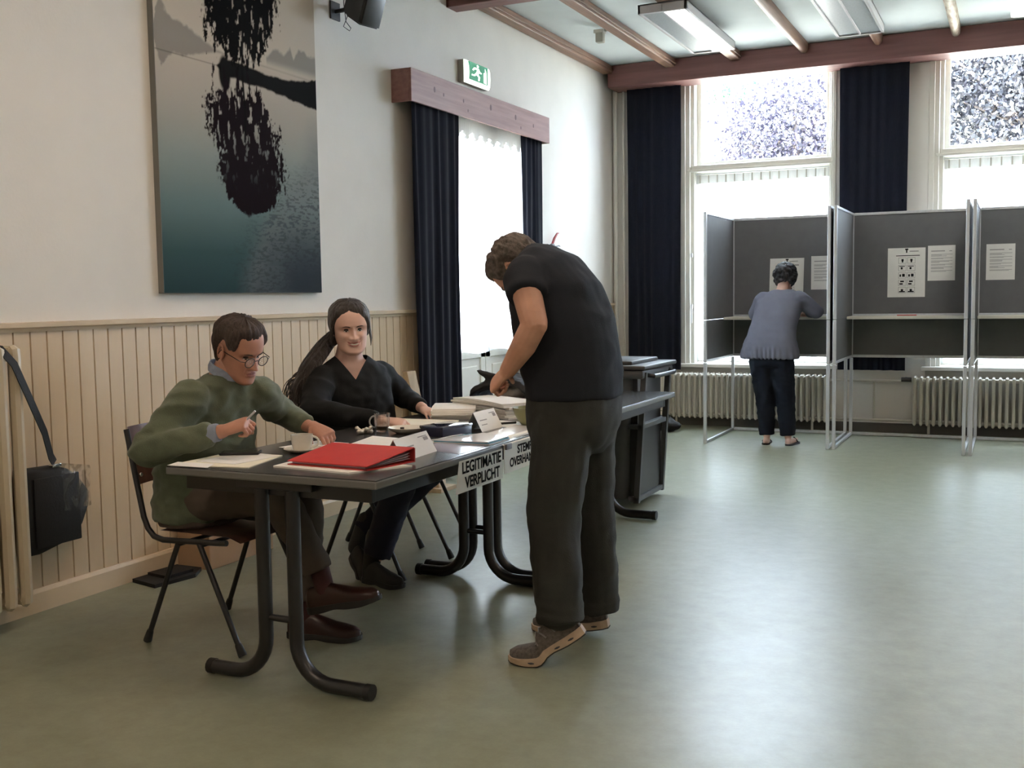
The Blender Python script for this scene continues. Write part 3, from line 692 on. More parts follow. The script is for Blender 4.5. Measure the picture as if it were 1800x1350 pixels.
mb = MB(); mb.prism([(-3.82, 3.76, 0.0), (-3.64, 3.72, 0.0), (-3.60, 3.95, 0.0), (-3.66, 4.06, 0.0), (-3.80, 4.06, 0.0)], (0, 0, 0.018)); mb.prism([(-3.80, 3.84, 0.018), (-3.66, 3.82, 0.018), (-3.64, 3.98, 0.018), (-3.78, 4.02, 0.018)], (0, 0, 0.014))
setp(obj('folded_cloth', mb, M['bagfab'], None, False), 'flat black folded bag on the floor by the skirting board', 'bag')
t = thing('leaning_board', 'light bare wooden board leaning upright on the wall beside the navy door curtain', 'board', (-3.72, 6.36, 0))
mb = MB(); a = V((-3.66, 6.42, 0.03)); b_ = V((-3.775, 6.30, 0.845)); u = V((0.15, 1, 0)).normalized()
mb.loft([[p + u * 0.045 * s1 + V((0.02 * s2, 0, 0)) for s1, s2 in ((-1, -1), (1, -1), (1, 1), (-1, 1))] for p in (a, b_)]); obj('board', mb, M['bare'], t, False)
mb = MB(); mb.box((-3.73, 6.34, 0), (-3.56, 6.56, 0.03), 0.003); mb.box((-3.70, 6.38, 0.03), (-3.60, 6.48, 0.12), 0.003); obj('foot_block', mb, M['bare'], t, False)
# small red and grey ornament on the wall right of the door curtain
t = thing('wall_ornament', 'small red and grey bird-like ornament on the wall above the bent man', 'ornament', (XL, 8.95, 1.70)); orn = t
mb = MB(); mb.tube([(XL, 8.95, 1.74), (XL + 0.03, 8.95, 1.74)], 0.006); mb.ball((XL + 0.035, 8.96, 1.75), (0.02, 0.05, 0.022)); mb.tube([(XL + 0.035, 8.90, 1.75), (XL + 0.035, 8.84, 1.76)], [0.009, 0.003]); mb.tube([(XL + 0.035, 8.99, 1.74), (XL + 0.04, 9.10, 1.755), (XL + 0.04, 9.13, 1.75)], [0.008, 0.006, 0.003]); mb.tube([(XL + 0.035, 8.97, 1.74), (XL + 0.035, 8.96, 1.66)], [0.006, 0.004]); obj('body', mb, mat('pewter', (0.10, 0.10, 0.11), 0.4), t)
mb = MB(); mb.tube([(XL + 0.036, 8.96, 1.765), (XL + 0.04, 9.00, 1.82), (XL + 0.042, 9.06, 1.865), (XL + 0.042, 9.10, 1.87)], [0.012, 0.012, 0.009, 0.003]); obj('red_wing', mb, mat('dark_red_lacquer', (0.30, 0.03, 0.04), 0.4), t)

orn.location.z += 0.05
# ------------------------------------------------------------------ wheeled bin at the far desk end
bin0 = thing('wheeled_bin', 'dark grey wheeled container with a lid and side handle beyond the far desk', 'bin', (-2.3, 6.55, 0)); t = bin0
M['bin'] = mat('dark_grey_plastic', (0.065, 0.068, 0.072), 0.42, noise_s=30, noise_a=0.05)
mb = MB(); rings = []
for z, e_ in ((0.05, 0.0), (0.30, 0.012), (0.70, 0.028), (0.82, 0.034)):
    x0, x1, y0, y1 = -2.62 - e_, -2.10 + e_ * 1.2, 6.24 - e_ * 0.5, 6.80 + e_; c_ = 0.07; r_ = []
    for (cx, cy, a0) in ((x1 - c_, y1 - c_, 0), (x0 + c_, y1 - c_, 90), (x0 + c_, y0 + c_, 180), (x1 - c_, y0 + c_, 270)):
        for k in range(5): a = R(a0 + k * 22.5); r_.append((cx + c_ * math.cos(a), cy + c_ * math.sin(a), z))
    rings.append(r_)
mb.loft(rings); obj('tub', mb, M['bin'], t)
mb = MB(); mb.box((-2.09, 6.27, 0.06), (-2.035, 6.75, 0.84), 0.004); obj('recess_shade', mb, M['black_metal'], t, False)  # solid black box stands in for the shade between tub and ribs
for y in (6.235, 6.74):
    mb = MB(); mb.loft([[(-2.055, y, 0.03), (-2.02, y, 0.03), (-2.02, y + 0.03, 0.03), (-2.055, y + 0.03, 0.03)], [(-2.0, y, 0.86), (-1.965, y, 0.86), (-1.965, y + 0.03, 0.86), (-2.0, y + 0.03, 0.86)]]); obj('upright_rib', mb, M['bin'], t, False)
for za, xr in ((0.50, -1.995), (0.04, -2.02)):
    mb = MB(); mb.box((-2.09, 6.235, za), (xr, 6.77, za + 0.03), 0.003); obj('cross_rib', mb, M['bin'], t, False)
mb = MB(); mb.box((-2.68, 6.20, 0.82), (-1.975, 6.84, 0.875), 0.015); obj('rim', mb, M['bin'], t)
mb = MB(); mb.box((-2.70, 6.18, 0.878), (-1.955, 6.86, 0.905), 0.010); mb.box((-2.64, 6.24, 0.903), (-2.06, 6.78, 0.93), 0.010); obj('lid', mb, M['bin'], t)
mb = MB(); mb.tube([(-1.98, 6.30, 0.84), (-1.935, 6.30, 0.835), (-1.925, 6.36, 0.835), (-1.925, 6.68, 0.835), (-1.935, 6.74, 0.835), (-1.98, 6.74, 0.84)], 0.014); obj('handle', mb, M['black_metal'], t)
for y in (6.22, 6.78):
    mb = MB(); mb.tube([(-2.60, y - 0.02, 0.06), (-2.60, y + 0.02, 0.06)], 0.06, 20); obj('wheel', mb, M['rubber'], t)
bin0.location.x -= 0.115; bin0.location.y += 0.10
mb = MB(); mb.ball((-3.15, 10.12, 0.075), (0.13, 0.12, 0.08)); mb.ball((-3.10, 10.08, 0.06), (0.15, 0.09, 0.06)); mb.tube([(-3.22, 10.1, 0.13), (-3.18, 10.08, 0.20), (-3.10, 10.08, 0.20), (-3.06, 10.1, 0.12)], 0.008)
me = remeshed(mb, 0.012, 2); setp(link_mesh('bag', me, M['bagfab']), 'small black bag on the floor by the first low radiator', 'bag')

# ------------------------------------------------------------------ ceiling lights and wall fittings
def ceiling_light(x0, x1, y0, y1, label, lit, zb=3.50, power=FIX_POWER, colr=(1.0, 0.98, 0.93), group=None):
    t = thing('ceiling_light', label, 'lamp', ((x0 + x1) / 2, (y0 + y1) / 2, zb), group)
    hm = M['fixwhite']
    mb = MB(); zt = 3.572; w = 0.022; c = (x0 + x1) / 2
    mb.box((x0, y0, zt - 0.012), (x1, y1, zt), 0.002); mb.box((x0, y0, zb), (x0 + w, y1, zt), 0.003); mb.box((x1 - w, y0, zb), (x1, y1, zt), 0.003)
    mb.box((x0, y0, zb), (x1, y0 + 0.03, zt), 0.003); mb.box((x0, y1 - 0.03, zb), (x1, y1, zt), 0.003); mb.box((c - 0.008, y0, zb + 0.002), (c + 0.008, y1, zt), 0.002)
    obj('housing', mb, hm, t, False)
    for k, (a, b_) in enumerate(((x0 + w, c - 0.008), (c + 0.008, x1 - w))):
        on = lit[k]
        m = mat('lit_diffuser', (0.9, 0.9, 0.88), 0.5, emit=colr, es=power) if on else M['louvre']
        mb = MB(); mb.box((a, y0 + 0.03, zb + 0.012), (b_, y1 - 0.03, zb + 0.018)); obj('diffuser', mb, m, t, False)
    mb = MB()
    for yy in (y0 + 0.2, y1 - 0.2): mb.box((c - 0.05, yy - 0.02, zt - 0.001), (c + 0.05, yy + 0.02, ZC), 0.002)
    obj('mounting_bracket', mb, hm, t, False)
    return t
M['fixwhite'] = mat('light_grey_enamel', (0.46, 0.44, 0.45), 0.45)
M['louvre'] = mat('unlit_louvre', (0.30, 0.32, 0.33), 0.4, metal=0.3, noise_s=60, noise_a=0.1)
ceiling_light(-2.70, -2.315, 8.05, 9.60, 'slim white strip light on the ceiling with only its right half lit', (False, True))
ceiling_light(-1.44, -1.06, 8.05, 9.60, 'grey unlit twin strip light on the ceiling over the middle', (False, False))
ceiling_light(-0.10, 0.28, 8.05, 9.60, 'lit strip light at the top right edge of the view', (True, True))
# fixtures in the nearer part of the room, above and behind the camera
for i, (x, y) in enumerate([(-2.2, 3.0), (0.4, 3.0), (2.8, 4.5), (-2.2, -0.6), (0.6, -0.6)]):
    ceiling_light(x, x + 0.38, y, y + 1.5, ['strip light over the first desk, above the view', 'strip light overhead right of the desks, above the view', 'strip light at the far right, outside the view', 'strip light at the back left, behind the view', 'strip light at the back, behind the view'][i], (True, True), power=FIX_NEAR[i], colr=WARM_LAMP)

t = thing('wall_speaker', 'black loudspeaker tilted on a wall bracket right of the canvas', 'speaker', (XL, 5.55, 3.05))
M['spk'] = mat('black_speaker_plastic', (0.028, 0.028, 0.030), 0.5)
mb = MB(); mb.box((XL, 5.60, 3.065), (XL + 0.012, 5.70, 3.175), 0.003); obj('wall_plate', mb, M['black_metal'], t, False)
mb = MB(); mb.tube([(XL + 0.01, 5.65, 3.115), (XL + 0.08, 5.64, 3.115), (XL + 0.115, 5.63, 3.12), (XL + 0.15, 5.62, 3.115)], [0.012, 0.014, 0.019, 0.012]); obj('bracket_arm', mb, M['black_metal'], t)
Mx = Matrix.Translation(V((-3.605, 5.60, 3.115))) @ Matrix.Rotation(R(-12), 4, 'Z') @ Matrix.Rotation(R(22), 4, 'Y')
mb = MB(); prof = [(-0.09, -0.06), (-0.06, -0.09), (0.085, -0.12), (0.085, 0.13), (-0.05, 0.12), (-0.09, 0.08)]
mb.prism([V((p[0], -0.085, p[1])) for p in prof], (0, 0.17, 0)); bmesh.ops.bevel(mb.bm, geom=list(mb.bm.edges), offset=0.012, segments=3, affect='EDGES'); mb.bm.transform(Mx); sb = obj('cabinet', mb, M['spk'], t)
mb = MB(); mb.box((0.084, -0.075, -0.11), (0.092, 0.075, 0.12), 0.004, Mx); obj('grille', mb, M['black_metal'], t)
mb = MB(); mb.tube([(XL + 0.09, 5.61, 3.30), (XL + 0.088, 5.63, 3.13), (XL + 0.12, 5.60, 3.03), (XL + 0.16, 5.59, 2.985), (XL + 0.15, 5.59, 2.97), (XL + 0.11, 5.585, 3.00), (XL + 0.13, 5.60, 3.06), (XL + 0.18, 5.60, 3.08)], 0.0025, 6); mb.tube([(XL + 0.004, 5.61, ZC), (XL + 0.004, 5.61, 3.31), (XL + 0.09, 5.61, 3.30)], 0.0025, 6); obj('cable', mb, M['black_metal'], t)
t = thing('motion_sensor', 'small pale motion sensor hanging by the second rafter', 'sensor', (-3.36, 8.9, 3.56))
mb = MB(); mb.tube([(-3.22, 8.86, 3.625), (-3.30, 8.86, 3.62)], 0.012); mb.box((-3.36, 8.82, 3.60), (-3.27, 8.90, 3.63), 0.004); obj('bracket', mb, M['underwall'], t, False)
mb = MB(); mb.box((-3.345, 8.82, 3.52), (-3.275, 8.89, 3.605), 0.010); obj('sensor_body', mb, mat('yellowed_plastic', (0.42, 0.40, 0.34), 0.5), t)

# ------------------------------------------------------------------ canvas print
def vnoise(x, y, s, seed):
    rs = np.random.RandomState(seed); g = rs.rand(64, 64); x = x * s; y = y * s
    xi = np.floor(x).astype(int); yi = np.floor(y).astype(int); fx = x - xi; fy = y - yi; fx = fx * fx * (3 - 2 * fx); fy = fy * fy * (3 - 2 * fy)
    G = lambda a, b: g[a % 64, b % 64]
    return (G(xi, yi) * (1 - fx) + G(xi + 1, yi) * fx) * (1 - fy) + (G(xi, yi + 1) * (1 - fx) + G(xi + 1, yi + 1) * fx) * fy
def fbm(x, y, s, seed, o=4): return sum(vnoise(x, y, s * 2 ** k, seed + k) / 2 ** (k + 1) for k in range(o)) / (1 - 0.5 ** o)
PY0, PY1, PZ0, PZ1 = 4.055, 5.385, 1.385, 3.40
t = thing('canvas_print', 'tall framed canvas print of a tree reflected in a calm misty lake', 'picture', (XL, 4.72, PZ0))
mb = MB(); mb.box((XL, PY0, PZ0), (XL + 0.036, PY1, PZ1), 0.002); obj('stretcher_edge', mb, mat('canvas_edge', (0.22, 0.22, 0.21), 0.7), t, False)
nu, nv = 240, 363
yy = np.linspace(PY0 + 0.002, PY1 - 0.002, nu); zz = np.linspace(PZ0 + 0.002, PZ1 - 0.002, nv); Yg, Zg = np.meshgrid(yy, zz, indexing='ij')
def ss(a, b, x): q = np.clip((x - a) / (b - a), 0, 1); return q * q * (3 - 2 * q)
def mixc(c, d, k): return c * (1 - k[..., None]) + np.array(d) * k[..., None]
stops = [(1.38, (.030, .045, .048)), (1.60, (.040, .062, .064)), (1.85, (.085, .118, .120)), (2.1, (.150, .170, .165)), (2.35, (.225, .215, .195)), (2.62, (.28, .25, .22)), (2.66, (.30, .27, .235)), (3.4, (.27, .245, .21))]
Cc = np.stack([np.interp(Zg, [s_[0] for s_ in stops], [s_[1][k] for s_ in stops]) for k in range(3)], -1)
n_a = fbm(Yg, Zg, 5, 3); n_b = fbm(Yg, Zg * 1.0, 26, 9); n_c = fbm(Yg * 2.2, Zg * 0.55, 34, 21, 3)
# rippled shore sweeping down the right side and the dark lower right
sw = (Yg - (5.30 - 0.62 * ss(2.35, 1.45, Zg))); band = ss(-0.10, 0.12, sw + 0.10 * (n_a - .5)) * ss(2.5, 2.2, Zg)
Cc = mixc(Cc, (.115, .125, .13), band * (0.55 + 0.3 * (fbm(Yg * 0.6, Zg * 3, 22, 40) - .5)))
low = ss(1.95, 1.45, Zg) * ss(4.5, 5.2, Yg + 0.3 * (n_a - .5)); Cc = mixc(Cc, (.030, .034, .040), low * 0.9)
rp = ss(.52, .62, fbm(Yg * 1.2 + Zg * .5, Zg * 4, 30, 51, 3)) * ss(-.25, .1, sw) * ss(2.2, 1.9, Zg); Cc = mixc(Cc, (.035, .04, .045), rp * .55)
# far bank on the left with its reflection
h = 2.655 - 0.015 * (Yg - 4.06); tl_ = np.interp(Yg, [4.05, 4.07, 4.10, 4.18, 4.28, 4.38, 4.5, 4.6], [.02, .12, .20, .10, .10, .05, .01, 0.0])
Cc = mixc(Cc, (.12, .115, .11), 0.75 * ss(0.012, -0.012, np.abs(Zg - h) * np.where(Zg > h, 1, 1.15) - tl_ * (0.85 + .5 * (n_b - .5))))
tr_ = np.interp(Yg, [4.93, 4.98, 5.03, 5.08, 5.14, 5.17, 5.22, 5.3, 5.4], [0, .05, .06, .04, .10, .03, .10, .09, .08]); hr = 2.70
Cc = mixc(Cc, (.13, .13, .125), 0.8 * ss(0.012, -0.012, (Zg - hr) - tr_ * (0.9 + .5 * (n_b - .5))) * ss(hr - 0.06, hr, Zg) * (Yg > 4.92))
# dark spit of land
spc = np.interp(Yg, [4.48, 4.56, 4.7, 4.9, 5.15, 5.39], [2.575, 2.575, 2.575, 2.56, 2.55, 2.56]); sph = np.interp(Yg, [4.50, 4.56, 4.7, 4.9, 5.1, 5.2, 5.39], [0, .045, .055, .045, .055, .07, .10])
Cc = mixc(Cc, (.022, .022, .022), ss(0.006, -0.006, np.abs(Zg - spc) - sph * (0.9 + .3 * (n_b - .5))))
Cc = mixc(Cc, (.022, .022, .022), ss(0.01, -0.01, np.hypot((Yg - 4.565) / .8, (Zg - 2.545) / 1.6) - 0.058))
# tree and its mirror image, drooping birch-like crown
def crown(y, z, flip):
    t_ = (2.475 - z) / 0.665 if flip else (z - 2.655) / 0.70
    tc_ = np.clip(t_, 0, 1); TT = [0, .2, .37, .53, .73, .88, .95, 1]
    lim = np.where(y < 4.72, np.interp(tc_, TT, [.24, .31, .28, .21, .205, .15, .10, .02]), np.interp(tc_, TT, [.13, .25, .29, .32, .32, .25, .18, .03]))
    e = np.abs(y - 4.72) / np.maximum(lim, .01)
    st = fbm(y * 2.8, z * 0.9, 13, 60 + flip); fine = fbm(y * 2.2, z * 1.3, 44, 77 + flip, 3)
    edge = 1.0 + (0.62 - .35 * tc_) * (st - .5) + 0.45 * (fine - .5)
    fill = ss(0.04, -0.05, e - edge) * ss(-.02, .02, t_ + (st - .5) * .55 + .02) * ss(1.02, .98, t_ + (fine - .5) * .06)
    gaps = ss(0.63, 0.70, fbm(y * 2.4, z * 0.9, 20, 90 + flip)) * ss(.85, .15, t_) * 0.9
    return fill * (1 - gaps)
Cc = mixc(Cc, (.018, .016, .016), crown(Yg, Zg, 0))
Cc = mixc(Cc, (.022, .020, .021), crown(Yg, Zg, 1))
Cc = mixc(Cc, (.02, .02, .02), ss(0.012, 0.004, np.abs(Yg - 4.715 - 0.006 * np.sin(Zg * 14))) * ((Zg > 2.2) & (Zg < 2.9)))
idx = np.arange(nu * nv).reshape(nu, nv)
fa = np.stack([idx[:-1, :-1], idx[1:, :-1], idx[1:, 1:], idx[:-1, 1:]], -1).reshape(-1, 4)
co = np.stack([np.full(nu * nv, XL + 0.0372), Yg.ravel(), Zg.ravel()], -1)
me = bpy.data.meshes.new('print'); me.from_pydata(co.tolist(), [], fa.tolist())
ca = me.color_attributes.new('col', 'FLOAT_COLOR', 'POINT'); ca.data.foreach_set('color', np.concatenate([np.clip((Cc.reshape(-1, 3) - 0.022) * np.array([1.85, 1.82, 1.78]) + 0.010, 0.005, 1), np.ones((nu * nv, 1))], 1).astype(np.float32).ravel())
pm = bpy.data.materials.new('printed_canvas'); pm.use_nodes = True; nt = pm.node_tree; at_ = nt.nodes.new('ShaderNodeVertexColor'); at_.layer_name = 'col'
nt.links.new(at_.outputs[0], nt.nodes['Principled BSDF'].inputs['Base Color']); nt.nodes['Principled BSDF'].inputs['Roughness'].default_value = 0.75; nt.nodes['Principled BSDF'].inputs['Specular IOR Level'].default_value = 0.02
link_mesh('printed_canvas', me, pm, t, False)

# ------------------------------------------------------------------ outside
mb = MB(); mb.box((-30, YB + 0.3, -0.35), (30, 60, -0.25)); mb.box((-30, -20, -0.35), (XL - 0.3, YB + 0.3, -0.25))
struct('ground', mb, mat('pale_bounce_ground', (0.42, 0.41, 0.36), 0.9, noise_s=2, noise_a=0.15)).name = 'ground'  # unseen ground, made pale so it bounces daylight up to the ceiling
def tree(name, label, cx, cy, h, crown_r, nleaf, leafm, seed, leaf=0.11, gaps=0.0, cz=None):
    t = thing(name, label, 'tree', (cx, cy, -0.25), 'trees outside the back windows'); rs = np.random.RandomState(seed)
    mb = MB(); zc = cz or h * 0.62
    mb.tube([(cx, cy, -0.25), (cx + 0.05, cy, h * 0.3), (cx - 0.05, cy, h * 0.6)], [0.28, 0.22, 0.12], 12); obj('trunk', mb, M['barkm'], t)
    centres = rs.normal(0, 1, (70, 3)); centres /= np.linalg.norm(centres, axis=1)[:, None]; centres *= (rs.rand(70, 1) ** 0.4) * np.array([crown_r[0], crown_r[1], crown_r[2]]); centres += np.array([cx, cy, zc])
    mb = MB()
    for c in centres[:26]:
        m_ = V(c).lerp(V((cx, cy, zc * 0.7)), 0.5) + V((0, 0, 0.2)); mb.tube([(cx, cy, h * 0.4), m_, c], [0.06, 0.035, 0.012], 6)
    obj('branches', mb, M['barkm'], t)
    ci = rs.randint(0, 70, nleaf); p = centres[ci] + rs.normal(0, 0.33, (nleaf, 3)) * np.array([1.1, 1.1, 0.75])
    a = rs.normal(0, 1, (nleaf, 3)); a /= np.linalg.norm(a, axis=1)[:, None]; b_ = np.cross(a, rs.normal(0, 1, (nleaf, 3))); b_ /= np.linalg.norm(b_, axis=1)[:, None]
    s_ = leaf * (0.6 + 0.8 * rs.rand(nleaf, 1)); v = np.stack([p - a * s_ * .5, p + b_ * s_ * .28, p + a * s_ * .5, p - b_ * s_ * .28], 1).reshape(-1, 3)
    me = bpy.data.meshes.new('foliage'); me.from_pydata(v.tolist(), [], np.arange(nleaf * 4).reshape(-1, 4).tolist())
    f_ = link_mesh('foliage', me, leafm, t, False); f_['kind'] = 'stuff'
M['barkm'] = mat('bark', (0.10, 0.08, 0.07), 0.9)
def leafmat(name, c):
    m = bpy.data.materials.new(name); m.use_nodes = True; nt = m.node_tree; nt.nodes.clear(); o_ = nt.nodes.new('ShaderNodeOutputMaterial'); d = nt.nodes.new('ShaderNodeBsdfDiffuse'); tl = nt.nodes.new('ShaderNodeBsdfTranslucent'); mx = nt.nodes.new('ShaderNodeMixShader'); gl = nt.nodes.new('ShaderNodeBsdfGlossy'); gl.inputs['Roughness'].default_value = 0.35; m2 = nt.nodes.new('ShaderNodeMixShader'); m2.inputs[0].default_value = 0.06
    d.inputs[0].default_value = (*c, 1); tl.inputs[0].default_value = (*[x * 1.2 for x in c], 1); mx.inputs[0].default_value = 0.35
    nt.links.new(d.outputs[0], mx.inputs[1]); nt.links.new(tl.outputs[0], mx.inputs[2]); nt.links.new(mx.outputs[0], m2.inputs[1]); nt.links.new(gl.outputs[0], m2.inputs[2]); nt.links.new(m2.outputs[0], o_.inputs[0]); return m
M['beech'] = leafmat('copper_beech_leaf', (0.022, 0.020, 0.034)); M['green'] = leafmat('green_leaf', (0.02, 0.09, 0.035)); M['beech2'] = leafmat('dark_beech_leaf', (0.013, 0.013, 0.018))
tree('copper_beech', 'purple-leaved copper beech seen through the second back window', 0.4, 17.0, 8.0, (1.9, 1.2, 1.9), 34000, M['beech2'], 5, 0.085, cz=4.4)
tree('copper_beech', 'sparse purple-leaved beech seen through the first back window', -3.3, 18.2, 7.0, (1.25, 1.0, 1.35), 15000, M['beech'], 11, 0.075, cz=3.6)
tree('green_tree', 'light green tree high up behind the beech in the first back window', -5.1, 21.0, 8.0, (0.8, 0.8, 0.35), 1500, M['green'], 17, 0.09, cz=5.55)

# ------------------------------------------------------------------ things on the desks
ZT = 0.7552
def quad_sheet(name, label, cat, pts, th, m, z=ZT, group=None, parent=None):
    mb = MB(); mb.prism([(x, y, z) for x, y in pts], (0, 0, th)); o = obj(name, mb, m, parent, False)
    if label: setp(o, label, cat, group)
    return o
quad_sheet('folder', 'pale yellow card folder at the near left corner of the desk', 'folder', [(-2.745, 2.905), (-2.43, 2.95), (-2.50, 3.235), (-2.745, 3.235)], 0.003, M['paper2'])
quad_sheet('paper_sheet', 'white sheet lying over the yellow folder under the phone', 'paper', [(-2.70, 2.99), (-2.52, 2.99), (-2.49, 3.22), (-2.70, 3.25)], 0.0012, M['paper'], ZT + 0.0032)
quad_sheet('paper_sheet', 'white sheet at the near edge of the desk below the yellow folder', 'paper', [(-2.74, 2.885), (-2.56, 2.89), (-2.60, 2.97), (-2.76, 2.96)], 0.001, M['paper'], ZT + 0.0032)
t = thing('mobile_phone', 'black mobile phone lying on the papers in front of the older man', 'phone', (-2.66, 3.20, ZT + 0.005))
mb = MB(); Mp = Matrix.Translation(V((-2.665, 3.195, ZT + 0.010))) @ Matrix.Rotation(R(-62), 4, 'Z'); mb.box((-0.037, -0.075, -0.005), (0.037, 0.075, 0.005), 0.004, Mp); obj('case', mb, M['rubber'], t)
mb = MB(); mb.box((-0.033, -0.068, 0.0048), (0.033, 0.068, 0.0056), 0, Mp); obj('screen', mb, mat('phone_glass', (0.02, 0.02, 0.022), 0.08), t, False)
quad_sheet('paper_sheet', 'white sheet under the older man\'s left hand behind the cup', 'paper', [(-2.66, 3.42), (-2.49, 3.42), (-2.46, 3.62), (-2.63, 3.64)], 0.001, M['paper'])

M['china'] = mat('cream_china', (0.76, 0.73, 0.66), 0.18, coat=0.3)
M['coffee'] = mat('coffee', (0.03, 0.012, 0.006), 0.1)
def cup(x, y, z, r, h, ang):
    mb = MB(); mb.lathe([(0.001, 0.003), (r * .62, 0.003), (r * .66, 0), (r * .72, 0.001), (r * .80, h * .12), (r * .93, h * .45), (r, h), (r * .94, h), (r * .87, h * .45), (r * .74, h * .14), (0.001, h * .10)], (x, y, z), 36)
    return mb
t = thing('coffee_saucer', 'white saucer under the coffee cup by the red folder', 'saucer', (-2.485, 3.345, ZT))
mb = MB(); mb.lathe([(0.001, 0.002), (0.035, 0.002), (0.036, 0.0), (0.042, 0.0), (0.074, 0.014), (0.075, 0.016), (0.040, 0.006), (0.001, 0.006)], (-2.485, 3.345, ZT), 40); obj('dish', mb, M['china'], t)
t = thing('coffee_cup', 'white coffee cup with a looped handle on its saucer', 'cup', (-2.49, 3.345, ZT + 0.006))
obj('bowl', cup(-2.49, 3.345, ZT + 0.007, 0.043, 0.062, 0), M['china'], t)
mb = MB(); mb.lathe([(0.001, 0.045), (0.038, 0.045)], (-2.49, 3.345, ZT + 0.007), 30); obj('coffee', mb, M['coffee'], t)
mb = MB(); hd = V((0.93, 0.37, 0)); c0 = V((-2.49, 3.345, ZT + 0.007))
mb.tube([c0 + hd * (0.036 + 0.030 * math.sin(a)) + V((0, 0, 0.034 + 0.021 * math.cos(a))) for a in [math.pi * k / 10 for k in range(11)]], 0.0042, 8); obj('handle', mb, M['china'], t)

# red lever-arch folder on loose papers
quad_sheet('paper_stack', 'white papers sticking out from under the red folder', 'paper', [(-2.36, 3.00), (-2.02, 2.965), (-1.90, 3.18), (-2.37, 3.24)], 0.006, M['paper'])
t = thing('red_folder', 'red ring binder lying closed on the near desk', 'binder', (-2.2, 3.25, ZT + 0.006))
m_red = mat('red_card', (0.52, 0.035, 0.030), 0.45, noise_s=30, noise_a=0.04)
A = [(-2.325, 3.035), (-1.975, 3.010), (-1.925, 3.240), (-2.300, 3.275)]; zb_ = ZT + 0.0065
top = [V((*A[0], zb_ + 0.012)), V((*A[1], zb_ + 0.013)), V((*A[2], zb_ + 0.050)), V((*A[3], zb_ + 0.046))]
mb = MB(); mb.prism(top, (0, 0, 0.003)); obj('front_cover', mb, m_red, t, False)
mb = MB(); mb.prism([V((x, y, zb_)) for x, y in A], (0, 0, 0.003)); obj('back_cover', mb, m_red, t, False)
mb = MB(); mb.prism([V((*A[2], zb_)), V((*A[3], zb_)), top[3], top[2]], (0.001, 0.004, 0)); obj('spine', mb, mat('dark_red_card', (0.30, 0.02, 0.02), 0.45), t, False)
for k in range(5):
    f_ = (k + 1) / 6; mb = MB(); ins = 0.012 + 0.006 * (k % 2)
    q = [V((A[i][0] + (ins if i in (0, 3) else -ins * 1.3), A[i][1] + (ins if i in (0, 1) else -0.006), zb_ + 0.003 + (top[i].z - zb_ - 0.003) * (0.1 + 0.75 * f_) * (0.75 if i < 2 else 0.85))) for i in range(4)]
    mb.prism(q, (0, 0, 0.0018)); obj('inner_sheet', mb, M['paper'] if k % 2 else mat('violet_divider', (0.45, 0.40, 0.48), 0.6), t, False)

def tent(label, a, b_, h, w, lines=2):
    """folded name card: ridge runs from a to b"""
    a, b_ = V((*a, ZT)), V((*b_, ZT)); d = (b_ - a).normalized(); n_ = V((d.y, -d.x, 0))
    t = thing('name_card', label, 'name card', ((a + b_) / 2).to_tuple(), 'folded name cards on the near desk')
    r0, r1 = a - n_ * w * .5 + V((0, 0, h)), b_ - n_ * w * .5 + V((0, 0, h))
    f0, f1, g0, g1 = a, b_, a - n_ * w, b_ - n_ * w
    mb = MB(); mb.prism([f0, f1, r1, r0], (n_ * -0.0012)); obj('front_panel', mb, M['paper'], t, False)
    mb = MB(); mb.prism([g0, g1, r1, r0], (n_ * 0.0012)); obj('rear_panel', mb, M['paper'], t, False)
    up_ = (r0 - f0).normalized(); nn = d.cross(up_).normalized()
    mb = MB(); L = (b_ - a).length; H_ = (r0 - f0).length
    for (u0, u1, v0, v1) in ((.12, .45, .52, .57), (.12, .38, .30, .34), (.66, .92, .80, .84), (.80, .93, .62, .78)):
        p = lambda u, v: f0 + d * L * u + up_ * H_ * v + n_ * 0.0006
        mb.prism([p(u0, v0), p(u1, v0), p(u1, v1), p(u0, v1)], n_ * 0.0004)
    obj('printed_text', mb, M['greyink'], t, False)
tent('folded white name card just behind the red folder', (-1.985, 3.27), (-2.005, 3.545), 0.078, 0.09)
tent('folded white name card between the blue box and the paper stacks', (-2.10, 4.115), (-2.10, 4.32), 0.085, 0.09)
quad_sheet('paper_stack', 'stack of white A4 sheets in front of the glass mug', 'paper', [(-2.40, 3.50), (-2.10, 3.45), (-2.13, 3.74), (-2.46, 3.80)], 0.008, M['paper'])
quad_sheet('paper_sheet', 'lilac-grey glossy sheet near the desk edge beside the first name card', 'paper', [(-2.13, 3.585), (-1.885, 3.50), (-1.885, 3.73), (-2.12, 3.75)], 0.001, mat('lilac_gloss', (0.48, 0.47, 0.58), 0.15))
t = thing('glass_mug', 'clear glass mug in front of the woman\'s right hand', 'mug', (-2.53, 3.985, ZT))
M['tglass'] = mat('drinking_glass', (0.92, 0.95, 0.95), 0.04, trans=1.0, alpha=0.6)
obj('body', cup(-2.53, 3.985, ZT, 0.036, 0.082, 0), M['tglass'], t)
mb = MB(); hd = V((-0.9, -0.42, 0)); c0 = V((-2.53, 3.985, ZT)); mb.tube([c0 + hd * (0.030 + 0.026 * math.sin(a)) + V((0, 0, 0.045 + 0.026 * math.cos(a))) for a in [math.pi * k / 10 for k in range(11)]], 0.004, 8); obj('handle', mb, mat('glass_rim', (0.75, 0.78, 0.78), 0.08, trans=0.5), t)
mb = MB(); mb.lathe([(0.001, 0.004), (0.024, 0.004), (0.026, 0.02), (0.001, 0.02)], (-2.53, 3.985, ZT + 0.006), 24); obj('dregs', mb, mat('tea_dregs', (0.25, 0.18, 0.12), 0.2), t)
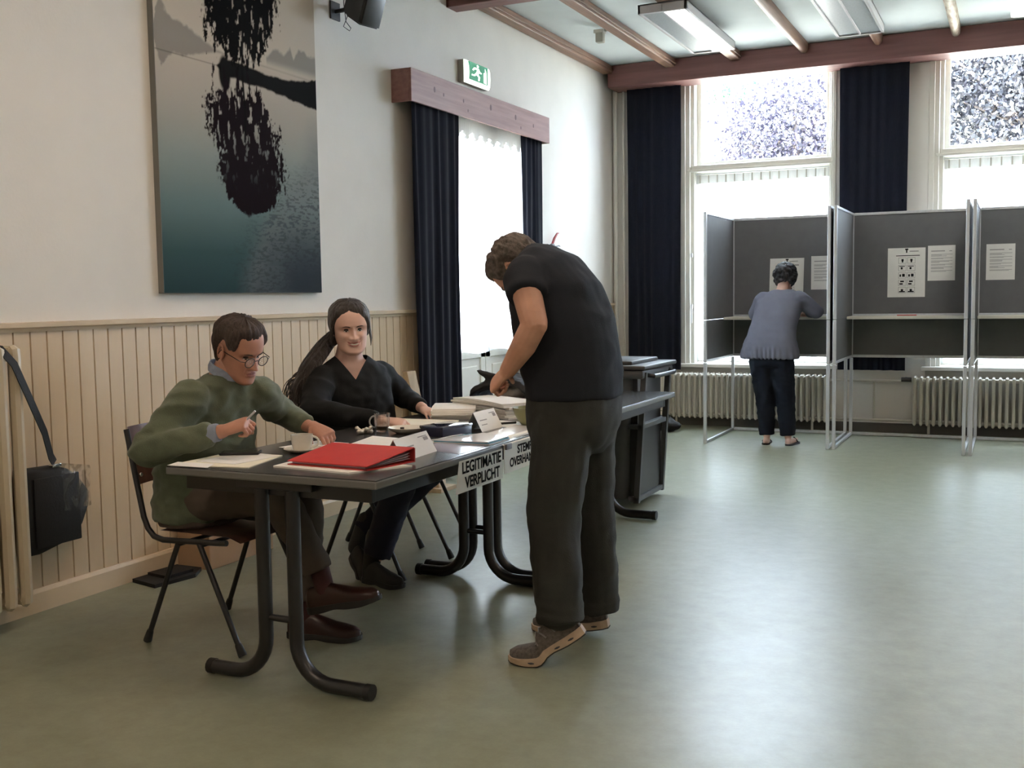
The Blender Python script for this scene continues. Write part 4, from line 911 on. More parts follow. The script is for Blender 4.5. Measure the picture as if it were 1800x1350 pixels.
t = thing('white_dish', 'shallow white dish holding a small dark cap beside the glass mug', 'dish', (-2.40, 3.985, ZT))
mb = MB(); mb.lathe([(0.001, 0.003), (0.040, 0.003), (0.044, 0.0), (0.052, 0.002), (0.080, 0.018), (0.086, 0.026), (0.083, 0.027), (0.050, 0.008), (0.001, 0.007)], (-2.40, 3.985, ZT), 40); obj('bowl', mb, M['china'], t)
mb = MB(); mb.lathe([(0.001, 0.0), (0.009, 0.0), (0.009, 0.018), (0.001, 0.018)], (-2.415, 3.965, ZT + 0.009), 14); setp(obj('bottle_cap', mb, M['rubber']), 'small dark cap standing on the white dish', 'cap')
mb = MB(); c0 = V((-2.565, 3.895, ZT + 0.006))
for k in range(6): a = k * 1.1; mb.tube([c0, c0 + V((math.cos(a) * 0.035, math.sin(a) * 0.03, 0.004 + 0.014 * (k % 2)))], [0.006, 0.008], 8); mb.ball(c0 + V((math.cos(a) * 0.035, math.sin(a) * 0.03, 0.006 + 0.012 * (k % 2))), 0.010)
setp(obj('key_bunch', mb, mat('dull_nickel', (0.55, 0.53, 0.48), 0.25, metal=0.6)), 'small bunch of pale keys beside the glass mug', 'keys')
quad_sheet('paper_sheet', 'cream register sheet under the woman\'s hands', 'paper', [(-2.56, 4.03), (-2.30, 4.12), (-2.40, 4.46), (-2.70, 4.44)], 0.004, mat('ivory_sheet', (0.82, 0.79, 0.68), 0.6))
t = thing('blue_box', 'dark blue flat box with a shiny top beside the second name card', 'box', (-2.25, 3.95, ZT))
Mb = Matrix.Translation(V((-2.215, 4.000, ZT + 0.021))) @ Matrix.Rotation(R(-13), 4, 'Z'); m_bl = mat('dark_blue_card', (0.018, 0.02, 0.05), 0.3)
mb = MB(); mb.box((-0.065, -0.095, -0.021), (0.065, 0.095, 0.014), 0.004, Mb); obj('tray', mb, m_bl, t)
mb = MB(); mb.box((-0.068, -0.098, 0.012), (0.068, 0.098, 0.024), 0.004, Mb); obj('lid', mb, mat('shiny_blue', (0.03, 0.035, 0.07), 0.08, coat=1.0), t)
t = thing('blue_booklet', 'glossy blue and white booklets at the desk edge above the first hanging sign', 'booklet', (-2.02, 3.87, ZT))
for k, (c_, r_) in enumerate((((0.75, 0.76, 0.80), 0.3), ((0.10, 0.32, 0.45), 0.10), ((0.82, 0.84, 0.88), 0.07))):
    dx = 0.012 * k; mb = MB(); mb.prism([(-2.17 + dx, 3.745, ZT + 0.0045 * k), (-1.885 - dx * .3, 3.755, ZT + 0.0045 * k), (-1.885 - dx * .3, 3.945, ZT + 0.0045 * k), (-2.16 + dx * 5, 4.01, ZT + 0.0045 * k)], (0, 0, 0.004)); obj('booklet_cover', mb, mat('cover_%s' % 'abc'[k], c_, r_), t, False)
quad_sheet('paper_sheet', 'bright white glossy sheet at the desk edge behind the second hanging sign', 'paper', [(-2.06, 4.03), (-1.885, 4.00), (-1.885, 4.36), (-2.07, 4.40)], 0.0015, mat('gloss_white', (0.84, 0.85, 0.88), 0.15))
def stack(label, cx, cy, w, l, h, ang, n, seed):
    t = thing('paper_stack', label, 'paper', (cx, cy, ZT), 'stacks of ballot papers'); rnd = random.Random(seed)
    for k in range(n):
        a = R(ang + rnd.uniform(-3, 3)); dx, dy = rnd.uniform(-.008, .008), rnd.uniform(-.012, .012); z0 = ZT + h * k / n
        Ms = Matrix.Translation(V((cx + dx, cy + dy, z0))) @ Matrix.Rotation(a, 4, 'Z'); mb = MB(); nn_ = 10
        rows = []
        top_ = [[None] * 2 for _ in range(nn_ + 1)]
        rings = []
        for i in range(nn_ + 1):
            u = i / nn_; zz_ = 0.010 * math.sin(u * 3.0) * (k / n); th = h / n * 0.93
            rings.append([Ms @ V((-w / 2, (u - .5) * l, zz_)), Ms @ V((w / 2, (u - .5) * l, zz_ * 0.5)), Ms @ V((w / 2, (u - .5) * l, zz_ * 0.5 + th)), Ms @ V((-w / 2, (u - .5) * l, zz_ + th))])
        mb.loft(rings); obj('ream', mb, M['paper'], t, False)
stack('lower fanned stack of ballot papers nearest the woman\'s left hand', -2.53, 4.66, 0.21, 0.30, 0.048, 25, 6, 1)
stack('taller wavy stack of ballot papers behind the second name card', -2.36, 4.78, 0.22, 0.46, 0.075, 62, 8, 2)
quad_sheet('paper_sheet', 'white sheet leaning out behind the second name card', 'paper', [(-2.28, 4.13), (-2.16, 4.22), (-2.30, 4.46), (-2.42, 4.36)], 0.003, M['paper'])
quad_sheet('paper_sheet', 'large pale bluish sheet spread on the far desk behind the bowl', 'paper', [(-2.62, 5.02), (-2.06, 4.98), (-2.04, 5.62), (-2.64, 5.66)], 0.002, mat('pale_blue_sheet', (0.72, 0.77, 0.84), 0.35))
quad_sheet('paper_sheet', 'white sheet under the pen near the green bowl', 'paper', [(-2.24, 4.34), (-2.06, 4.30), (-2.03, 4.50), (-2.22, 4.54)], 0.0012, M['paper'])
t = thing('green_bowl', 'olive green plastic bowl on the desk under the standing man\'s right hand', 'bowl', (-2.0, 4.46, ZT))
mb = MB(); mb.lathe([(0.001, 0.002), (0.045, 0.002), (0.048, 0.0), (0.062, 0.018), (0.080, 0.050), (0.088, 0.078), (0.083, 0.078), (0.074, 0.048), (0.052, 0.016), (0.001, 0.008)], (-2.01, 4.44, ZT + 0.002), 40); obj('shell', mb, mat('olive_plastic', (0.22, 0.22, 0.10), 0.4), t)
t = thing('ballpoint_pen', 'dark ballpoint pen on the sheet beside the green bowl', 'pen', (-2.12, 4.40, ZT))
mb = MB(); mb.tube([(-2.15, 4.36, ZT + 0.007), (-2.09, 4.44, ZT + 0.007)], 0.005, 10); obj('barrel', mb, M['rubber'], t); mb = MB(); mb.tube([(-2.155, 4.353, ZT + 0.007), (-2.15, 4.36, ZT + 0.007)], [0.0015, 0.004], 10); obj('tip', mb, M['chrome'], t)

# hanging signs on the desk edge
M['signpaper'] = mat('sign_paper', (0.72, 0.70, 0.62), 0.6)
def sign(label, y0, y1, zt, zb, lines, flare, fold):
    t = thing('hanging_sign', label, 'sign', (-1.855, (y0 + y1) / 2, zb)); x = -1.856
    mb = MB(); mb.prism([(x + 0.004, y0 - flare, zb), (x + 0.004, y1, zb), (x + 0.004, y1, zt), (x + 0.004, y0, zt)], (0.0012, 0, 0)); obj('sheet', mb, M['signpaper'], t, False)
    if fold: mb = MB(); mb.prism([(x + 0.006, y0, zt - .001), (x + 0.006, y1, zt - .001), (x - 0.07, y1 - .02, ZT + 0.004), (x - 0.07, y0 + .03, ZT + 0.004)], (0, 0, 0.001)); obj('folded_top', mb, M['signpaper'], t, False)
    for (s_, cy, cz, size, wd) in lines:
        Mt = Matrix(((0, 0, 1, x + 0.0062), (1, 0, 0, cy), (0, 1, 0, cz), (0, 0, 0, 1))); text_mesh(s_, size, Mt, t, M['ink'], 'lettering', 0.0003, 0.0014, wd)
sign('hanging paper sign reading LEGITIMATIE VERPLICHT', 3.435, 3.80, 0.738, 0.618, [('LEGITIMATIE', 3.62, 0.707, 0.060, 0.98), ('VERPLICHT', 3.625, 0.650, 0.060, 0.98)], 0.03, False)
sign('hanging paper sign reading STEMPAS OVERHANDIGEN, half hidden by the standing man', 3.815, 4.28, 0.748, 0.632, [('STEMPAS', 4.04, 0.715, 0.050, 1.0), ('OVERHANDIGEN', 4.05, 0.668, 0.050, 0.95)], 0.0, True)
mb = MB(); mb.box((-1.858, 3.825, 0.728), (-1.842, 3.875, 0.752), 0.003); setp(obj('binder_clip', mb, mat('grey_clip', (0.16, 0.16, 0.17), 0.4)), 'grey clip holding the second hanging sign to the desk', 'clip')

# ------------------------------------------------------------------ people
def ssf(a, b_, x): q = max(0, min(1, (x - a) / (b_ - a))); return q * q * (3 - 2 * q)
HT = [(0.0, .020, .078, .028), (.012, .036, .093, .0), (.03, .050, .0945, -.022), (.05, .057, .0925, -.045), (.078, .0635, .0895, -.066), (.10, .0685, .0885, -.080), (.12, .0725, .0870, -.090), (.14, .0750, .0925, -.097), (.17, .0755, .0905, -.100), (.20, .069, .0765, -.091), (.22, .053, .054, -.070), (.232, .028, .028, -.038), (.2355, .004, -.002, -.006)]
HA0 = np.array(HT)
_zz = np.linspace(0, .2355, 200)
def _cub(k):
    z, v = HA0[:, 0], HA0[:, k]; m = np.gradient(v, z); out = []
    for q in _zz:
        i = min(max(np.searchsorted(z, q) - 1, 0), len(z) - 2); h = z[i + 1] - z[i]; t_ = (q - z[i]) / h
        out.append((2 * t_**3 - 3 * t_**2 + 1) * v[i] + (t_**3 - 2 * t_**2 + t_) * h * m[i] + (-2 * t_**3 + 3 * t_**2) * v[i + 1] + (t_**3 - t_**2) * h * m[i + 1])
    return out
HA = np.array([_zz] + [_cub(k) for k in (1, 2, 3)]).T
def hsec(z): return [float(np.interp(z, HA[:, 0], HA[:, k])) for k in (1, 2, 3)]
def g2(a, b_, s, t_): return math.exp(-(a * a) / (2 * s * s) - (b_ * b_) / (2 * t_ * t_))
WIDE = [1.0]
def headpt(z, a, F=None, jaw=1.0):
    W, Fx, Bx = hsec(z); n = 2.35; W *= WIDE[0]; c, s = math.cos(a), math.sin(a)
    if z < .1: W *= 1 + (jaw - 1) * (0.1 - z) / 0.1
    cx, hx = (Fx + Bx) / 2, (Fx - Bx) / 2
    x = cx + hx * math.copysign(abs(c) ** (2 / n), c); y = W * math.copysign(abs(s) ** (2 / n), s)
    if F and c > 0.1:
        nose = 0.0
        if .070 < z < .134:
            k = (z - .070) / .064; h = (.027 * max(0, min(1, (1 - k) / .82)) ** 0.9 + .003) * F.get('nose', 1); h *= min(1, (z - .070) / .010)
            w = .0078 + .0072 * math.exp(-((z - .083) / .010) ** 2); nose = h * math.exp(-(y / w) ** 2)
        nose += .006 * (g2(y - .014, z - .082, .005, .006) + g2(y + .014, z - .082, .005, .006))
        d = nose - .013 * (g2(y - .032, z - .119, .013, .0095) + g2(y + .032, z - .119, .013, .0095))
        d += .0065 * (g2(y - .031, z - .1175, .0085, .0055) + g2(y + .031, z - .1175, .0085, .0055))
        d += .0045 * (g2(y - .028, z - .139, .016, .006) + g2(y + .028, z - .139, .016, .006))
        d += (.004 + .006 * F['smile']) * (g2(y - .042, z - .092, .013, .012) + g2(y + .042, z - .092, .013, .012))
        mw = .020 + .007 * F['smile']; zm = .055 + F['smile'] * .007 * (y / .024) ** 2
        d += .0075 * (math.exp(-((z - zm - .0055) / .0035) ** 2) + math.exp(-((z - zm + .0060) / .0042) ** 2) * 1.1) * math.exp(-(y / mw) ** 4)
        d -= .0045 * math.exp(-((z - zm) / .0018) ** 2) * math.exp(-(y / (mw + .002)) ** 4)
        d += .003 * math.exp(-((z - .055) / .02) ** 2) * math.exp(-(y / .03) ** 2)
        d -= .003 * g2(y, z - .040, .02, .006); d += .006 * g2(y, z - .016, .016, .011)
        d += .004 * F['smile'] * (g2(y - .030, z - .060, .004, .010) + g2(y + .030, z - .060, .004, .010)) * -0.6
        d -= F.get('age', 0) * .0022 * (math.exp(-((abs(y) - .022 - (.085 - z) * .35) / .0028) ** 2) * math.exp(-((z - .068) / .014) ** 2))
        x += d * min(1, (c - .1) / .25)
    return V((x, y, z))
def headmat(P, yaw, pitch, roll=0, s=1.0):
    return Matrix.Translation(V(P)) @ Matrix.Rotation(R(yaw), 4, 'Z') @ Matrix.Rotation(R(pitch), 4, 'Y') @ Matrix.Rotation(R(roll), 4, 'X') @ Matrix.Scale(s, 4) @ Matrix.Translation(V((0, 0, -.11)))
def add_head(mb, Mh, F, jaw=1.0):
    NZ, NA = 96, 120; rows = []
    for i in range(NZ + 1):
        z = .2355 * (i / NZ); row = []
        for j in range(NA):
            t_ = 2 * math.pi * j / NA; a = t_ - 0.62 * math.sin(t_)
            row.append(Mh @ headpt(z, a, F, jaw))
        rows.append(row)
    vs = [[mb.bm.verts.new(p) for p in r_] for r_ in rows]; Mi = Mh.inverted()
    for i in range(NZ):
        for j in range(NA):
            k = (j + 1) % NA; f = mb._f([vs[i][j], vs[i][k], vs[i + 1][k], vs[i + 1][j]])
            if f:
                q = Mi @ f.calc_center_median(); zm = .055 + F['smile'] * .007 * (q.y / .024) ** 2; mw = .022 + .007 * F['smile']
                if q.x > .07 and abs(q.y) < mw and abs(q.z - zm) < .0105 * math.sqrt(max(0, 1 - (q.y / mw) ** 2)): f.material_index = 1
    mb._f(list(reversed(vs[0]))); mb._f(vs[-1])
def add_ear(mb, Mh, s):
    pts = []
    for k in range(14):
        a = R(-70 + k * 24); w = .015 if k < 9 else .011; pts.append(Mh @ V((-.008 - .016 * math.cos(a) * (1 if k < 9 else .8), s * (.079 + .004 * math.sin(a)), .112 + .028 * math.sin(a))))
    mb.tube(pts, [.0048] * 12 + [.005, .005], 8)
    t_ = bmesh.new(); bmesh.ops.create_icosphere(t_, subdivisions=2, radius=1)
    for v in t_.verts: v.co = Mh @ V((-.008 + v.co.x * .014, s * .0755 + v.co.y * .005, .110 + v.co.z * .025))
    mb.add(t_)
def hand(mb, W, D, N, thumb, curl=(25, 35, 25), tcurl=0.35, spread=1.0, s=1.0, curls=None):
    """W wrist, D finger direction, N back-of-hand normal, thumb +1/-1 side along N x D"""
    W, D = V(W), V(D).normalized(); N = V(N); N = (N - D * N.dot(D)).normalized(); S = N.cross(D).normalized() * thumb
    rg = []
    for d_, hw, th in ((-.012, .024, .019), (.012, .027, .018), (.045, .036, .0165), (.075, .040, .0145), (.092, .036, .010)):
        rg.append((W + D * d_ * s, S * hw * s, N * th * s))
    mb.ell(rg, 16, 2.4)
    for i, (off, L, r) in enumerate(((.029, .070, .0088), (.0095, .078, .0090), (-.0105, .072, .0086), (-.029, .056, .0076))):
        c_ = (curls[i] if curls else curl); p = W + D * .080 * s + S * off * s; d = (D + S * off * 1.6 * spread).normalized(); ang = 0; prev = r * s
        mb.capsule(p - D * .03 * s, p, r * s, r * s, 8)
        for k, fr_ in enumerate((.46, .30, .26)):
            ang += R(c_[k]); dd = (d * math.cos(ang) - N * math.sin(ang)); q = p + dd * L * fr_ * s; r2_ = prev * .90; mb.capsule(p, q, prev, r2_, 8); p = q; prev = r2_
    p = W + D * .018 * s + S * .022 * s; d = (D * .62 + S * .70 - N * tcurl).normalized(); r = .0125 * s
    for k, L in enumerate((.037, .028, .022)):
        q = p + d * L * s; mb.capsule(p, q, r, r * .88, 8); p = q; r *= .86; d = (d - S * .30 + D * .18 - N * tcurl * .5).normalized()
def shoe(parent, heel, yaw, mats, pitch=0, bend=0, L=.29, wk=1.0, name='shoe', lowcut=False, sole_h=.022, laces=False):
    Mx = Matrix.Translation(V(heel)) @ Matrix.Rotation(R(yaw), 4, 'Z') @ Matrix.Rotation(R(pitch), 4, 'Y')
    xb = L * .68
    def bendf(p):
        if bend and p.x < xb:
            w = min(1, (xb - p.x) / .05); a = R(bend) * w; dx = p.x - xb; return V((xb + dx * math.cos(a) + p.z * math.sin(a), p.y, -dx * math.sin(a) + p.z * math.cos(a)))
        return p
    W = lambda u: float(np.interp(u, [0, .06, .2, .4, .6, .75, .88, .96, 1], [.014, .028, .034, .033, .043, .049, .043, .030, .010])) * wk
    Hh = lambda u: float(np.interp(u, [0, .05, .2, .36, .5, .65, .8, .92, 1], [.055, .080, .088, .088, .072, .056, .046, .038, .024])) * (0.85 if lowcut else 1)
    rings = []
    for i in range(33):
        u = .5 - .5 * math.cos(math.pi * i / 32); x = L * u; w, h = W(u) * .96, Hh(u); row = []
        for k in range(17):
            a = math.pi * k / 16; row.append(Mx @ bendf(V((x, math.cos(a) * w * (1 if abs(math.cos(a)) > .9 else 1), sole_h * .6 + h * math.sin(a) ** .55))))
        rings.append(row)
    mb = MB(); mb.loft(rings); up_ = obj(name, mb, mats[0], parent, True, 60)
    rings = []
    for i in range(33):
        u = .5 - .5 * math.cos(math.pi * i / 32); x = -.003 + (L + .008) * u; w = W(min(1, max(0, u))) * 1.06 + .002; arch = .006 * math.exp(-((u - .42) / .12) ** 2); toe = .008 * max(0, u - .8) / .2
        rings.append([Mx @ bendf(V(q)) for q in ((x, w, toe + arch), (x, w * 1.02, toe + sole_h * .6), (x, w * .96, toe * .6 + sole_h * (1 - .35 * ssf(.6, 1, u))), (x, -w * .96, toe * .6 + sole_h * (1 - .35 * ssf(.6, 1, u))), (x, -w * 1.02, toe + sole_h * .6), (x, -w, toe + arch))])
    mb = MB(); mb.loft(rings); obj('sole', mb, mats[1], up_, True, 35)
    rings = []
    for i in range(33):
        u = .5 - .5 * math.cos(math.pi * i / 32); x = -.003 + (L + .008) * u; w = W(min(1, max(0, u))) * 1.04 + .001; toe = .008 * max(0, u - .8) / .2; arch = .006 * math.exp(-((u - .42) / .12) ** 2)
        rings.append([Mx @ bendf(V(q)) for q in ((x, w, toe + arch - .005), (x, w, toe + arch + .001), (x, -w, toe + arch + .001), (x, -w, toe + arch - .005))])
    mb = MB(); mb.loft(rings); obj('outsole', mb, M['rubber'], up_, True, 35)
    if laces:
        for k in range(5):
            u = .42 + .06 * k; h = Hh(u) + sole_h * .6 + .002; w = .020
            mb = MB(); mb.tube([Mx @ bendf(V((L * u, -w, h - .010))), Mx @ bendf(V((L * (u + .015), 0, h + .002))), Mx @ bendf(V((L * (u + .03), w, h - .010)))], .0022, 6); obj('lace', mb, M['alu'], up_)
        for sy in (-1, 1):
            for k in range(3):
                u0 = .26 + .13 * k; mb = MB(); pts = []
                for q in range(5):
                    f_ = q / 4; a = math.pi * (.10 + .25 * f_); u = u0 + .06 * f_; pts.append(Mx @ bendf(V((L * u, sy * math.cos(a) * W(u) * .985, sole_h * .6 + Hh(u) * math.sin(a) ** .55 + .001))))
                mb.tube(pts, .0030, 6); obj('overlay_stripe', mb, mats[2], up_)
            for u in (.15, .34, .72):
                mb = MB(); p = Mx @ bendf(V((L * u, sy * (W(u) * 1.07 + .002), .013))); mb.tube([Mx @ bendf(V((L * (u - .035), sy * (W(u - .03) * 1.08 + .002), .012))), p, Mx @ bendf(V((L * (u + .035), sy * (W(u + .03) * 1.08 + .002), .014)))], [.002, .0045, .002], 6); obj('sole_insert', mb, mats[3], up_)
    return up_
def folds(me, amp, fn, seed=0):
    me.update(); vs = me.vertices; nrm = [V(v.normal) for v in vs]
    for v, n_ in zip(vs, nrm):
        v.co += n_ * amp * fn(v.co, seed)
def cloth_noise(sx, sy, sz, k=1.0):
    def f(p, seed):
        q = V((p.x * sx, p.y * sy, p.z * sz)) + V((seed, 0, 0)); a = noise.noise(q); return k * (1 - 2.2 * abs(a)) * .5 + .4 * noise.noise(q * 2.3)
    return f
def garment(name, mb, voxel, sm, m, parent, amp, fn, seed=0, cut=None, planes=()):
    me = remeshed(mb, voxel, sm); folds(me, amp, fn, seed)
    if cut:
        bm = bmesh.new(); bm.from_mesh(me)
        for pc, pn in planes: bmesh.ops.bisect_plane(bm, geom=list(bm.verts) + list(bm.edges) + list(bm.faces), plane_co=pc, plane_no=pn)
        dl = [f for f in bm.faces if cut(f.calc_center_median())]; bmesh.ops.delete(bm, geom=dl, context='FACES'); bm.to_mesh(me); bm.free()
    return link_mesh(name, me, m, parent, True, 180)
def make_body(parent, mb_rough, mb_fine, Mh, F, mats, ears=True, jaw=1.0, vr=.009, vf=.0034):
    bm = bmesh.new()
    if mb_rough: me = remeshed(mb_rough, vr, 3); bm.from_mesh(me); bpy.data.meshes.remove(me)
    if mb_fine: me = remeshed(mb_fine, vf, 3, .4); bm.from_mesh(me); bpy.data.meshes.remove(me)
    for f in bm.faces: f.material_index = 0
    hm = MB()
    if Mh is not None:
        add_head(hm, Mh, F, jaw)
        if ears: add_ear(hm, Mh, 1); add_ear(hm, Mh, -1)
    bmesh.ops.recalc_face_normals(hm.bm, faces=hm.bm.faces); me = bpy.data.meshes.new('t'); hm.bm.to_mesh(me); hm.bm.free(); bm.from_mesh(me); bpy.data.meshes.remove(me)
    me = bpy.data.meshes.new('body'); bm.to_mesh(me); bm.free()
    return link_mesh('body', me, mats, parent, True, 70)
def hair(parent, Mh, fn, m, name='hair', rough=.004, seed=0, ns=60):
    NZ, NA = 70, 120; mb = MB(); rows = []
    for i in range(NZ + 1):
        z = .02 + (.2355 - .02) * i / NZ; row = []
        for j in range(NA):
            a = 2 * math.pi * j / NA - math.pi; p = headpt(z, a); th = fn(z, abs(a), a)
            c = V((-.005, 0, .12)); d = (p - c).normalized()
            th += rough * noise.noise(V((math.cos(a) * ns * .12, math.sin(a) * ns * .12, z * ns * .5)) + V((seed, 0, 0))) if th > 0 else 0
            row.append(Mh @ (p + d * th))
        rows.append(row)
    mb.loft(rows); return obj(name, mb, m, parent, True, 180)
def short_hair(front=.185, th=.013, side=.118, back=.045):
    def f(z, aa, a):
        if aa < .75: hl = front
        elif aa < 1.25: hl = front + (side - front) * ssf(.75, 1.15, aa)
        elif aa < 1.85: hl = side + .03 * math.exp(-((aa - 1.62) / .14) ** 2)
        else: hl = side + (back - side) * ssf(1.85, 2.2, aa)
        hl += .006 * noise.noise(V((a * 9, 3, 7))) + .003 * noise.noise(V((a * 26, 3, 7))) + (.010 * ssf(-.6, .6, a) - .005 if aa < .8 else 0)
        return -.006 + (th + .006) * ssf(hl - .008, hl + .030, z)
    return f
def eyes(parent, Mh, closed=.5, brow=(.02, .012, .01), bth=.003):
    mi = mat('brow_hair', brow, .9)
    for s in (-1, 1):
        mb = MB()
        def surf(y, z, off):
            lo, hi = -0.9, 0.9; a = y / .075
            for _ in range(12):
                pm_ = headpt(z, a, {'smile': .3}); e_ = pm_.y - y; a -= e_ / .075
            return pm_ + V((off, 0, 0))
        pts = []
        for k in range(16):
            a = 2 * math.pi * k / 16; yy_ = s * .0315 + .0125 * math.cos(a); z_ = .1160 + (.0055 if math.sin(a) > 0 else .0045) * math.sin(a) * (1 - closed * .75); pts.append(Mh @ surf(yy_, z_, .0006))
        mb.prism(pts, (Mh.to_3x3() @ V((.0012, 0, 0)))); e = obj('eye', mb, M['eye'], parent, False)
        mb = MB(); mb.prism([Mh @ surf(s * .0315 + .0044 * math.cos(2 * math.pi * k / 12), .1155 + .0044 * math.sin(2 * math.pi * k / 12) * (1 - closed * .7), .0018) for k in range(12)], (Mh.to_3x3() @ V((.0008, 0, 0)))); obj('iris', mb, M['iris'], e, False)
        mb = MB(); mb.tube([Mh @ surf(s * (.0185 + .026 * q / 8), .1165 + (.0052 * (1 - closed * .75)) * math.sin(math.pi * q / 8), .0012) for q in range(9)], [.0006] + [.0012] * 7 + [.0006], 6); obj('eyelash', mb, M['iris'], parent)
        mb = MB(); mb.tube([Mh @ surf(s * (.014 + .034 * q / 8), .1345 + .0045 * math.sin(math.pi * min(1, q / 9)), .0012) for q in range(9)], [bth * .6, bth, bth * 1.1, bth, bth, bth, bth * .8, bth * .6, bth * .3], 6); obj('eyebrow', mb, mi, parent)

def fold_dir(kx=9, ky=9, kz=20): return cloth_noise(kx, ky, kz)

def rz(v, a): return Matrix.Rotation(R(a), 3, 'Z') @ V(v)
# ---- older man in the green jumper, seated at the near desk
P1 = thing('person', 'seated older person in a green jumper with glasses, writing hand raised', 'person', (-2.95, 3.33, 0))
Mh = headmat((-2.765, 3.32, 1.145), -6, 24, 4, 1.02)
F1 = {'smile': 0.0, 'age': 1.0}
rg, fn_ = MB(), MB()
rg.chain([((-2.86, 3.32, .98), .075), ((-2.80, 3.32, 1.10), .058)]); rg.ell([((-2.97, 3.33, .50), (.12, 0, 0), (0, .15, 0)), ((-2.93, 3.33, .75), (.12, 0, 0), (0, .15, 0)), ((-2.87, 3.32, .95), (.08, 0, 0), (0, .15, 0))])
rg.chain([((-2.95, 3.24, .55), .075), ((-2.54, 3.24, .60), .055), ((-2.365, 3.29, .27), .028)]); rg.chain([((-2.95, 3.42, .54), .075), ((-2.55, 3.44, .50), .05), ((-2.535, 3.40, .10), .028)])
rg.chain([((-2.88, 3.13, .98), .045), ((-2.94, 3.00, .79), .038)]); rg.chain([((-2.79, 3.50, .98), .045), ((-2.82, 3.68, .85), .038)])
fn_.chain([((-2.94, 3.00, .79), .036), ((-2.66, 3.09, .860), .027)]); fn_.chain([((-2.82, 3.68, .85), .036), ((-2.63, 3.60, .815), .026)])
hand(fn_, (-2.655, 3.09, .862), (.88, .25, .30), (-.45, -.55, .70), 1, tcurl=.75, curls=[(60, 78, 45), (68, 80, 45), (74, 82, 45), (78, 82, 45)], s=1.08)
hand(fn_, (-2.615, 3.592, .822), (.82, -.20, -.28), (.35, -.30, .88), -1, curls=[(38, 50, 30), (45, 55, 30), (50, 55, 30), (55, 55, 30)], tcurl=.7, s=1.05)
make_body(P1, rg, fn_, Mh, F1, [M['skin2'], mat('muted_lip', (.30, .12, .10), .5)], jaw=1.06)
eyes(P1, Mh, .75, (.06, .045, .04), .0028)
mh1 = mat('brown_grey_hair', (.050, .034, .028), .7, noise_s=70, noise_a=.5, bump=.8, bump_s=180, stretch=(3, 3, .6))
hair(P1, Mh, short_hair(.192, .016, .128, .05), mh1, rough=.007, seed=3)
mg = mat('dark_spectacle_frame', (.015, .008, .006), .3)
M['lens'] = mat('spectacle_lens', (1, 1, 1), .05, alpha=.10, spec=.6)
for s in (-1, 1):
    mb = MB(); mb.tube([Mh @ V((.106 - .002 * abs(math.cos(a)), s * .034 + .0235 * math.cos(a), .113 + .0195 * math.sin(a))) for a in [2 * math.pi * k / 24 for k in range(25)]], .0019, 8)
    if s < 0: mb.tube([Mh @ V((.107, -.011, .118)), Mh @ V((.110, 0, .121)), Mh @ V((.107, .011, .118))], .0018, 6)
    mb.tube([Mh @ V((.105, s * .0575, .118)), Mh @ V((.095, s * .074, .119)), Mh @ V((.03, s * .080, .121)), Mh @ V((-.008, s * .081, .122)), Mh @ V((-.02, s * .080, .10))], .0018, 6)
    g_ = obj('spectacles', mb, mg, P1)
    mb = MB(); mb.prism([Mh @ V((.1055, s * .034 + .0225 * math.cos(a), .113 + .0185 * math.sin(a))) for a in [2 * math.pi * k / 20 for k in range(20)]], (0.0003, 0, 0)); obj('lens', mb, M['lens'], g_, False)
gm1 = mat('green_wool', (.105, .125, .080), .92, noise_s=25, noise_a=.10, bump=.4, bump_s=260, sheen=.15)
mb = MB(); u, w = rz((1, 0, 0), -8), rz((0, 1, 0), -8)
mb.ell([((-2.99, 3.33, .47), u * .155, w * .195), ((-2.98, 3.33, .60), u * .165, w * .20), ((-2.95, 3.33, .75), u * .155, w * .20), ((-2.92, 3.325, .88), u * .135, w * .20), ((-2.885, 3.32, .965), u * .115, w * .195), ((-2.86, 3.32, 1.015), u * .092, w * .155), ((-2.835, 3.32, 1.055), u * .070, w * .085)], 28, 2.3)
mb.chain([((-2.865, 3.15, .965), .075), ((-2.955, 3.005, .785), .062), ((-2.70, 3.08, .850), .042)], (False, True)); mb.chain([((-2.79, 3.47, .965), .072), ((-2.835, 3.68, .855), .058), ((-2.665, 3.615, .825), .040)], (False, True))
garment('jumper', mb, .0085, 16, gm1, P1, .017, cloth_noise(9, 9, 13), 5)
mb = MB(); mb.chain([((-2.72, 3.072, .846), .037), ((-2.672, 3.086, .857), .034)], (True, True)); garment('shirt_cuff', mb, .005, 2, mat('blue_grey_shirt', (.22, .26, .34), .8), P1, .002, cloth_noise(20, 20, 20))
mb = MB(); rr_ = []
for k in range(21):
    a = math.pi * 2 * k / 20; c = V((-2.822, 3.32, 1.068)); ux, uy = V((.92, 0, -.40)).normalized(), V((0, 1, 0)); d = ux * math.cos(a) + uy * math.sin(a); gap = .0
    p = c + ux * math.cos(a) * .070 + uy * math.sin(a) * .072; q = c + V((-.002, 0, .020)) + ux * math.cos(a) * .063 + uy * math.sin(a) * .063; e = p + d * .007 - V((0, 0, .014)); rr_.append([q - d * .004, q + d * .003, p + d * .006, e, e - d * .005, p - d * .002])
mb.loft(rr_, cap=False); obj('shirt_collar', mb, mat('blue_striped_collar', (.25, .29, .38), .8, noise_s=60, noise_a=.12), P1, True, 60)
mb = MB(); mb.ell([((-2.99, 3.33, .455), (.15, 0, 0), (0, .19, 0)), ((-2.985, 3.33, .56), (.15, 0, 0), (0, .185, 0))]); mb.chain([((-2.95, 3.24, .56), .093), ((-2.53, 3.235, .605), .070), ((-2.385, 3.28, .315), .056)], (False, True)); mb.chain([((-2.95, 3.42, .54), .09), ((-2.55, 3.44, .51), .070), ((-2.535, 3.40, .155), .055)], (False, True))
